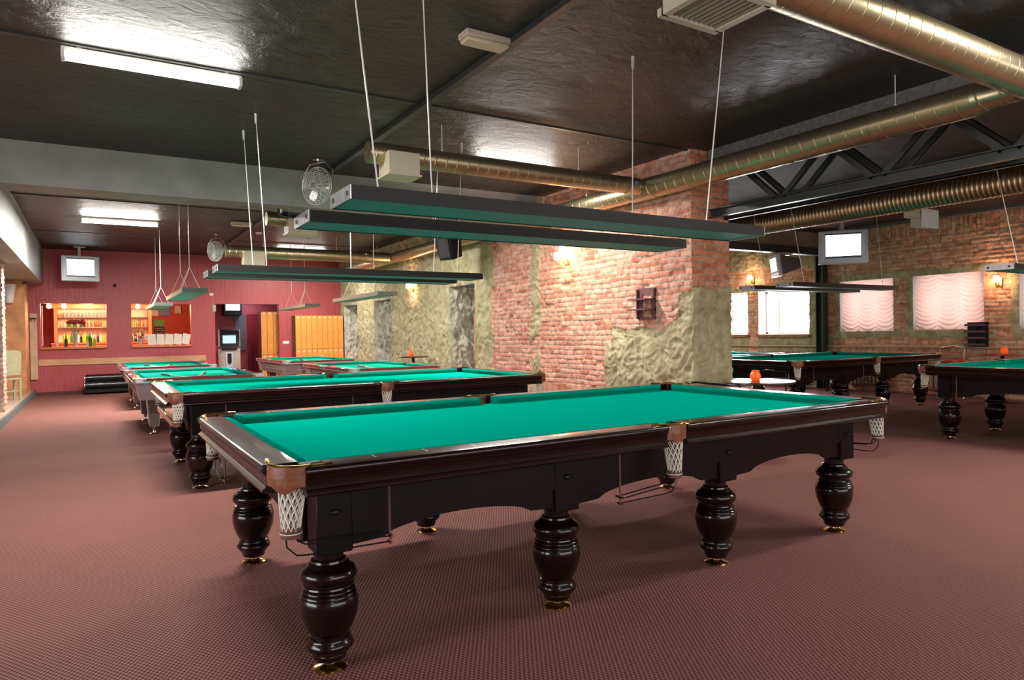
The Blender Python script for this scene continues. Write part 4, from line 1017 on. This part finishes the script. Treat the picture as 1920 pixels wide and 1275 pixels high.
# ------------------------------------------------------------------ shelves
r = empty('wall_shelf', (3.885, 3.38, 1.70), 'small purple-brown shelf on the brick of the near pier', 'shelf')
MB().box(-.012, .012, -.17, -.085, -.215, .215).box(-.012, .012, .085, .17, -.215, .215).box(-.012, .012, -.085, .085, .13, .215).box(-.012, .012, -.085, .085, -.215, -.17).build('back_panel', BROWNSH, r)
for z in (.05, -.085): MB().box(-.20, .0, -.17, .17, z, z+.018).build('shelf_board', BROWNSH, r)
B = MB()
for y in (-.17, .15): B.box(-.05, .0, y, y+.018, -.20, .20)
B.build('side', BROWNSH, r)
r = empty('slatted_rack', (11.40, 2.75, .95), 'dark slatted wall rack below the right corner of the wide curtain', 'rack')
MB().box(.0, .03, -.17, .17, 0, .45).build('back_panel', BLACK, r)
for k in range(4): MB().box(-.12, .0, -.17, .17, .02+k*.12, .035+k*.12).box(-.12, -.11, -.17, .17, .035+k*.12, .06+k*.12).build('shelf', BROWNSH, r)
MB().box(-.10, 0, -.015, .015, 0, .16).box(-.10, 0, -.015, .015, .26, .40).build('divider', BLACK, r)
# ------------------------------------------------------------------ round tables, candle holders, chairs, stools
def round_table(loc, R, label, top=TABTOP, h=.745):
    r = empty('round_table', loc, label, 'round table', 'small round drinks tables')
    MB().lathe([(.001, h-.03), (R-.02, h-.03), (R, h-.02), (R, h-.006), (R-.006, h), (.001, h)], 48).build('table_top', top, r)
    MB().lathe([(.001, .02), (.03, .02), (.03, h-.03), (.001, h-.03)], 16).build('column', BLACK, r)
    MB().lathe([(.001, 0), (.24, 0), (.25, .012), (.06, .03), (.035, .06), (.001, .06)], 32).build('base', BLACK, r)
    return r
def candle(loc, label):
    o = MB().lathe([(.001, 0), (.036, 0), (.055, .02), (.062, .045), (.055, .075), (.036, .10), (.040, .118), (.036, .118), (.032, .10), (.05, .075), (.055, .045), (.001, .012)], 24).build('candle_holder', ORGLASS)
    o.location = loc; return tag(o, label, 'candle holder', 'orange glass candle holders')
round_table((4.05, 1.72, 0), .40, 'dark round table with glossy top just behind the foreground table at the pier', h=.745)
candle((4.07, 1.78, .746), 'orange glass candle holder on the round table beside the pier')
round_table((10.95, 2.16, 0), .36, 'round red table under the slatted rack at the right', REDTAB, h=.845)
candle((10.95, 2.13, .846), 'orange glass candle holder on the red round table at the right')
round_table((3.45, 10.3, 0), .33, 'dark small round table against the rough plaster wall', h=.87)
candle((3.45, 10.42, .871), 'orange glass candle holder on the dark table against the plaster wall')
def chair(loc, rz, label, seat=BLACK, name='metal_chair', RB=.21, hb=.74, hs=0):
    r = empty(name, loc, label, 'chair', 'black metal framed chairs', rz)
    MB().lathe([(.001, .44+hs), (.19, .44+hs), (.205, .455+hs), (.20, .475+hs), (.001, .485+hs)], 28).build('seat', seat, r)
    for sx in (-1, 1):
        for sy in (-1, 1): MB().tube([(sx*.15, sy*.15, .44+hs), (sx*.20, sy*.20, .02)], .010, 8).lathe([(.001, 0), (.013, 0), (.013, .03), (.001, .03)], 8, T((sx*.20, sy*.20, 0))).build('leg', CHROME if seat != BLACK else WIRE, r)
    p = arc(0, 0, RB, math.radians(10), math.radians(170), 18)
    B = MB().tube([(x, y, hb-.03*abs(x)/RB) for x, y in p], .012, 8)
    for a in (20, 160): B.tube([(.19*math.cos(math.radians(a)), .19*math.sin(math.radians(a)), .46+hs), (RB*math.cos(math.radians(a)), RB*math.sin(math.radians(a)), hb-.02)], .009, 6)
    B.tube([(x*.98, y*.98, hb-.11) for x, y in p], .006, 6).build('backrest', WIRE if seat == BLACK else CHROME, r)
    return r
chair((3.22, 1.55, 0), math.radians(95), 'black metal chair whose curved backrest shows behind the far corner of the foreground table', RB=.36, hb=.80)
chair((4.78, 2.05, 0), math.radians(-20), 'black metal chair on the far side of the round table by the pier', hb=.82)
chair((10.92, 2.97, 0), math.radians(-70), 'tall chair with round red seat and chrome frame at the right', REDVIN, hb=.96, hs=.24)
chair((3.2, 9.75, 0), math.radians(150), 'dark chair standing at the small table by the plaster wall')
chair((10.95, 5.25, 0), math.radians(-60), 'dark chair in front of the steel column')
# ------------------------------------------------------------------ left side: chair, wall lamp, bench
r = empty('cream_chair', (-4.02, 13.9, .12), 'cream wooden chair with a high rounded back in front of the orange pier', 'chair', rz=math.radians(200))
B = MB().prism([(-.20, .52), (-.22, .95), (-.20, 1.0), (-.12, 1.03), (.12, 1.03), (.20, 1.0), (.22, .95), (.20, .52)], 'Y', .17, .20); B.build('backrest', CREAMW, r)
MB().box(-.22, .22, -.22, .20, .42, .46, c=.008).build('seat', CREAMW, r)
for sx in (-1, 1):
    for sy in (-1, 1): MB().box(sx*.19-.02, sx*.19+.02, sy*.18-.02, sy*.18+.02, 0, .42).build('leg', CREAMW, r)
MB().box(-.19, .19, -.185, -.165, .18, .21).box(-.19, .19, .165, .185, .18, .21).build('stretcher', CREAMW, r)
r = empty('pier_lamp', (-4.08, 15.6, 2.62), 'cream conical lampshade at the top of the orange pier', 'lampshade')
MB().lathe([(.13, -.0), (.07, -.42), (.065, -.42), (.125, -.0)], 24).build('shade', WHITEP, r); MB().box(-.02, .02, -.02, .12, -.1, -.05).box(.25, .33, .04, .10, .02, .07).build('bracket', BLACK, r)
r = empty('leather_bench', (-1.95, 16.35, 0), 'low black quilted leather bench against the crimson wall', 'bench')
MB().box(-.72, .55, -.30, .30, .04, .13, c=.01).build('plinth', BLACK, r)
for z, rr in ((.22, .10), (.40, .09)): MB().tube([(-.70, -.15, z), (.53, -.15, z)], rr, 16).build('bolster', BLKLEA, r)
MB().box(-.70, .53, -.15, .28, .14, .40, c=.02).build('seat_block', BLKLEA, r)
MB().lathe([(.001, 0), (.10, 0), (.10, .015), (.001, .015)], 16, T((-.715, -.15, .22), ry=-PI/2)).lathe([(.001, 0), (.09, 0), (.09, .015), (.001, .015)], 16, T((-.715, -.15, .40), ry=-PI/2)).build('end_cap', CHROME, r)
# coat pegs on the board
tag(MB().box(-3.78, -3.65, 16.68, 16.72, 1.86, 1.89).tube([(-3.75, 16.69, 1.86), (-3.75, 16.64, 1.80), (-3.75, 16.62, 1.84)], .006, 6).tube([(-3.68, 16.69, 1.86), (-3.68, 16.64, 1.80), (-3.68, 16.62, 1.84)], .006, 6).build('coat_hooks', BLACK), 'dark coat hooks on the tall pale board', 'coat hooks')
# ------------------------------------------------------------------ switches and boxes on the crimson wall
def plate(name, x0, x1, z0, z1, label, mt=WHITEP, y=16.8, cat='switch'):
    r = empty(name, ((x0+x1)/2, y, (z0+z1)/2), label, cat); w_, h_ = (x1-x0)/2, (z1-z0)/2
    MB().box(-w_, w_, -.012, -.001, -h_, h_, c=.003).build('plate', mt, r)
    k = max(1, round(w_/h_))
    for i in range(k): MB().box(-w_+2*w_*i/k+.01, -w_+2*w_*(i+1)/k-.01, -.018, -.012, -h_*.7, h_*.7).build('button', mt, r)
plate('light_switch', 2.19, 2.37, 1.12, 1.21, 'white double light switch between the doorway and the orange lockers')
plate('thermostat', .33, .42, 2.06, 2.24, 'small cream box at the top left of the doorway', GRILLE, cat='wall box')
plate('wall_socket', .26, .36, 2.49, 2.56, 'small white box on the crimson wall to the left above the doorway', cat='wall box')
tag(MB().lathe([(.001, 0), (.045, 0), (.045, .01), (.001, .01)], 20, T((-1.98, 16.79, 2.72), rx=PI/2)).build('wall_disc', simple('dark_maroon_disc', (.05, .006, .008), .7)), 'small round dark disc on the crimson wall right of the television', 'wall disc')
# ------------------------------------------------------------------ lockers
def lockers(loc, n, w, h, zsplit, label, rz=0):
    r = empty('locker_cabinet', loc, label, 'locker cabinet', rz=rz); W = n*w
    MB().box(0, W, .015, .42, 0, h).build('carcass', LOCKG, r)
    for k in range(n):
        for z0, z1 in ((zsplit+.004, h-.004), (.06, zsplit-.004)):
            dz = empty
            dr = MB().box(k*w+.004, (k+1)*w-.004, -.002, .014, z0, z1, c=.002).build('door', LOCK, r)
            MB().box(k*w+w*.35, k*w+w*.65, -.005, -.002, z1-.07, z1-.04).build('number_plate', WHITEP, dr)
            zz = (z0+z1)/2 if z1 > 1.5 else z1-.19
            MB().tube([(k*w+.04, -.002, zz), (k*w+.04, -.012, zz)], .008, 8).box(k*w+.035, k*w+.065, -.014, -.010, zz-.002, zz+.004).build('lock', CHROME, dr)
lockers((2.45, 16.36, 0), 9, .154, 1.935, .97, 'row of orange wooden lockers standing against the crimson wall in the far right corner')
lockers((1.68, 17.20, 0), 3, .17, 2.08, .82, 'orange lockers standing just inside the doorway, pale with glare', rz=math.radians(0))
# vestibule door and grey panel
r = empty('red_door', (1.62, 18.96, 0), 'dark red panelled door inside the doorway', 'door')
MB().box(0, .75, -.03, .0, .02, 2.05, c=.004).build('leaf', REDW, r); B = MB()
for z0, z1 in ((.2, .9), (1.05, 1.9)): B.box(.12, .63, -.036, -.03, z0, z1)
B.build('panel', REDW, r); MB().tube([(.08, -.03, 1.0), (.08, -.07, 1.0), (.18, -.07, 1.0)], .009, 8).build('handle', CHROME, r)
tag(MB().box(1.25, 1.58, 18.93, 18.97, .95, 2.05).build('grey_panel', GREY), 'grey board on the wall inside the doorway between the machine and the door', 'panel')
for x, z, l in ((.52, 1.66, 'white switch box on the wall above the cash machine'), (.70, 1.67, 'red and white alarm button above the cash machine')): plate('alarm_button' if x > .6 else 'switch_box', x, x+.10, z, z+.06, l, WHITEP if x < .6 else REDVIN, 18.99, 'wall box')
# cash machine
r = empty('cash_machine', (.86, 17.55, 0), 'bronze and black cash machine with a lit blue screen in the doorway', 'cash machine', rz=math.radians(-8))
W = .29
MB().prism([(-.18, 0), (-.20, .55), (-.14, 1.02), (-.20, 1.08), (-.06, 1.50), (.05, 1.57), (.30, 1.57), (.30, 0)], 'X', -W, W).build('cabinet', ATMB, r)
MB().prism([(-.205, 1.075), (-.065, 1.505), (.04, 1.58), (.31, 1.58), (.31, 1.50), (0, 1.45), (-.1, 1.1)], 'X', -W+.05, W-.02).build('hood', BLACK, r)
sc_M = T((0, -.143, 1.275), rx=-.315)
MB().box(-.17, .17, -.02, 0, -.11, .12, sc_M).build('screen', SCREENB, r)
MB().box(-.22, .21, -.010, .01, -.16, .17, sc_M).build('screen_surround', BLACK, r)
MB().box(-.20, .20, -.24, -.10, .98, 1.04, c=.01).build('keypad_shelf', BLACK, r)
po = [(-.10, .92), (.10, .92)]+[(.10*math.cos(a), .58+.16*math.sin(a)) for a in [-PI*k/12 for k in range(13)]]
MB().prism(po, 'Y', -.215, -.19).build('dispenser_surround', ALU, r)
po = [(-.055, .88), (.055, .88)]+[(.055*math.cos(a), .66+.09*math.sin(a)) for a in [-PI*k/10 for k in range(11)]]
MB().prism(po, 'Y', -.222, -.21).build('dispenser', BLACK, r)
# ------------------------------------------------------------------ bar behind the hatches
def bottle(h, rr, mt):
    o = MB().lathe([(.001, 0), (rr, 0), (rr, h*.60), (rr*.85, h*.68), (rr*.32, h*.78), (rr*.30, h*.97), (rr*.36, h), (.001, h)], 14).build('bottle', mt); return o
def glass(h, rr, mt):
    return MB().lathe([(.001, 0), (rr*.8, 0), (rr, h), (rr*.9, h), (rr*.72, .01), (.001, .01)], 14).build('glass', mt)
BS = [bottle(.30, .038, m_) for m_ in GLASSB]
def put(o, x, y, z, label, cat, group, s=1, first=False):
    c = o if first else o.copy()
    if not first: COL.objects.link(c)
    c.location = (x, y, z); c.scale = (s, s, s); tag(c, label, cat, group); return c
rnd = random.Random(5); used = set()
def rowb(x0, x1, y, z, n, where, group, smin=.8, smax=.98):
    for i in range(n):
        k = rnd.randrange(5); x = x0+(x1-x0)*(i+.5)/n+rnd.uniform(-.01, .01)
        put(BS[k], x, y+rnd.uniform(-.02, .02), z, 'small bottle in the row on %s' % where, 'bottle', group, rnd.uniform(smin, smax), first=(k not in used)); used.add(k)
rowb(-3.2, -2.08, 19.36, 1.262, 14, 'the back counter seen through the left hatch', 'bottles on the back counter behind the left hatch')
rowb(-3.2, -2.08, 19.6, 1.703, 14, 'the glass shelf seen through the left hatch', 'bottles on the glass shelf behind the left hatch', .62, .84)
rowb(-1.84, -1.16, 19.6, 1.262, 7, 'the back counter seen through the right hatch', 'bottles on the back counter behind the right hatch')
rowb(-1.84, -1.16, 19.6, 1.703, 7, 'the upper shelf seen through the right hatch', 'bottles on the upper shelf behind the right hatch', .62, .84)
gl = glass(.13, .035, GLASSC)
for i in range(12): put(gl, -3.15+i*.092, 19.45, 1.992, 'upturned clear glass in the row on the top bar shelf', 'glass', 'glasses on the top bar shelf', 1, i == 0)
r = empty('bar_shelving', (0, 0, 0), 'lit orange wooden back-bar shelving seen through the left hatch', 'shelving')
MB().box(-3.35, -1.05, 19.85, 19.9, 1.27, 2.6).build('back_panel', simple('cream_back_panel', (.85, .62, .42), .5), r)
for z in (1.68, 1.97): MB().box(-3.3, -1.1, 19.40, 19.85, z, z+.02).build('shelf', GLASSC, r)
for x in (-3.4, -1.99, -1.07): MB().box(x, x+.08, 19.35, 19.85, 1.27, 2.6).build('upright', BARW, r)
MB().box(-3.45, -1.0, 19.25, 19.85, 2.22, 2.34).box(-3.45, -1.0, 19.2, 19.3, 2.40, 2.50).build('canopy', BARW, r)
tag(MB().box(-3.45, -.9, 19.15, 19.75, .0, 1.22).box(-3.47, -.88, 19.12, 19.77, 1.22, 1.26).build('back_counter', BARW), 'orange wooden back counter behind the left hatch', 'counter')
for i, (x, l) in enumerate(((-3.42, 'glowing round bulb at the top left of the left hatch'), (-3.10, 'second glowing bulb at the top of the left hatch'), (-1.44, 'glowing bulb at the top of the right hatch'))):
    r = empty('bar_bulb', (x, 17.4, 2.20), l, 'lamp', 'glowing bulbs over the bar hatches')
    MB().sphere((0, 0, 0), .055, 16, 10).build('bulb', BULB, r); MB().tube([(0, 0, .04), (0, 0, .42)], .006, 6).build('cord', BLACK, r)
    point('bulb_glow', (x, 17.3, 2.1), 6, (1, .6, .3), .05)
# vase with roses on the left hatch sill
r = empty('flower_vase', (-2.86, 16.93, 1.169), 'tall glass vase with dark red roses on the left hatch sill', 'vase')
MB().lathe([(.001, 0), (.055, 0), (.050, .02), (.045, .18), (.06, .38), (.055, .38), (.040, .18), (.042, .025), (.001, .02)], 20).build('glass_vessel', GLASSC, r)
for k in range(9):
    a = k*2.4; e = (.19*math.cos(a)*(.4+.6*(k % 3)/2), .10*math.sin(a), .62+.02*math.sin(k*3))
    s = MB().tube([(0, 0, .03), (e[0]*.25, e[1]*.25, .3), e], .006, 5).build('stem', STEM, r)
    MB().sphere(e, .062, 12, 8, (1, 1, .8)).sphere((e[0], e[1], e[2]+.025), .036, 10, 6).build('rose', ROSE, s)
for x, s_, k, l in ((-3.25, .8, 1, 'squat clear bottle at the left end of the left hatch sill'), (-3.06, .95, 3, 'dark bottle left of the vase'), (-2.60, .6, 1, 'short clear jar right of the vase'), (-2.45, .85, 4, 'yellow-green bottle at the right of the left hatch sill'), (-2.54, 1.1, 0, 'green bottle behind the yellow-green one in the left hatch')):
    put(BS[k], x, 16.95 if k else 17.08, 1.169, l, 'bottle', None, s_)
# menu cards in the right hatch
for i in range(5):
    M = T((-1.16+i*.205, 16.80+.0*i, 1.169+.15), rx=-.22, ry=.05*i)
    tag(MB().box(-.095, .095, -.004, .004, -.145, .145, M).build('menu_card', PAPER), ['leftmost', 'second from the left', 'middle', 'second from the right', 'rightmost'][i]+' white menu card leaning in the right hatch', 'menu card', 'white menu cards standing in the right hatch')
r = empty('flower_arrangement', (-1.42, 16.92, 1.169), 'mixed orange and white flowers at the left end of the right hatch', 'flowers')
MB().lathe([(.001, 0), (.05, 0), (.06, .22), (.05, .22), (.045, .01), (.001, .01)], 16).build('vase', GLASSC, r)
for k in range(14):
    a = k*2.4; q = .15*math.sqrt((k+1)/14); s_ = (q*math.cos(a), q*.5*math.sin(a), .30+.10*math.cos(k*1.7))
    MB().sphere(s_, .035, 10, 6).tube([(0, 0, .1), s_], .004, 4).build('flower', (ORGLASS, WHITEP, ROSE, STEM)[k % 4] if k % 4 else simple('orange_petals', (.7, .25, .1), .6), r)
# pictures and chalkboard on the red bar wall
r = empty('chalk_sign', (-.72, 20.36, 1.30), 'dark chalkboard sign with a green header behind the right hatch', 'sign')
MB().box(-.14, .14, -.02, 0, .0, .62).build('board', CHALKB, r); MB().box(-.15, .15, -.024, -.02, .42, .62).build('header', GREENP, r)
B = MB()
for z in (.12, .20, .28, .35):
    x = -.11
    while x < .09:
        l_ = rnd.uniform(.02, .05); B.box(x, x+l_, -.022, -.0205, z, z+.012); x += l_+.012
B.build('chalk_lines', PAPER, r)
tag(MB().box(-1.02, -.74, 20.34, 20.38, 2.04, 2.30).build('wall_picture', PAPER), 'pale framed sheet on the red bar wall, left of the blue picture', 'picture')
tag(MB().box(-.70, -.40, 20.34, 20.38, 2.06, 2.36).build('wall_picture', BLUEP), 'blue framed picture on the red bar wall', 'picture')
tag(MB().box(-.28, -.10, 20.30, 20.38, 2.12, 2.36).build('control_box', GRILLE), 'cream control box at the top right of the right hatch', 'wall box')
tag(MB().box(-3.56, -3.54, 17.05, 17.12, 1.2, 2.2).build('bar_curtain_strip', PAPER), 'narrow bright strip at the left edge of the left hatch', 'strip')
# wires trailing on the wall above the brick
tag(MB().tube([(3.8, 8.0, 3.05), (3.8, 7.4, 2.98), (3.8, 7.0, 3.02), (3.8, 6.5, 3.06)], .006, 5).build('wall_cable', LEATHER), 'loose orange cable hanging at the top of the brick', 'cable')
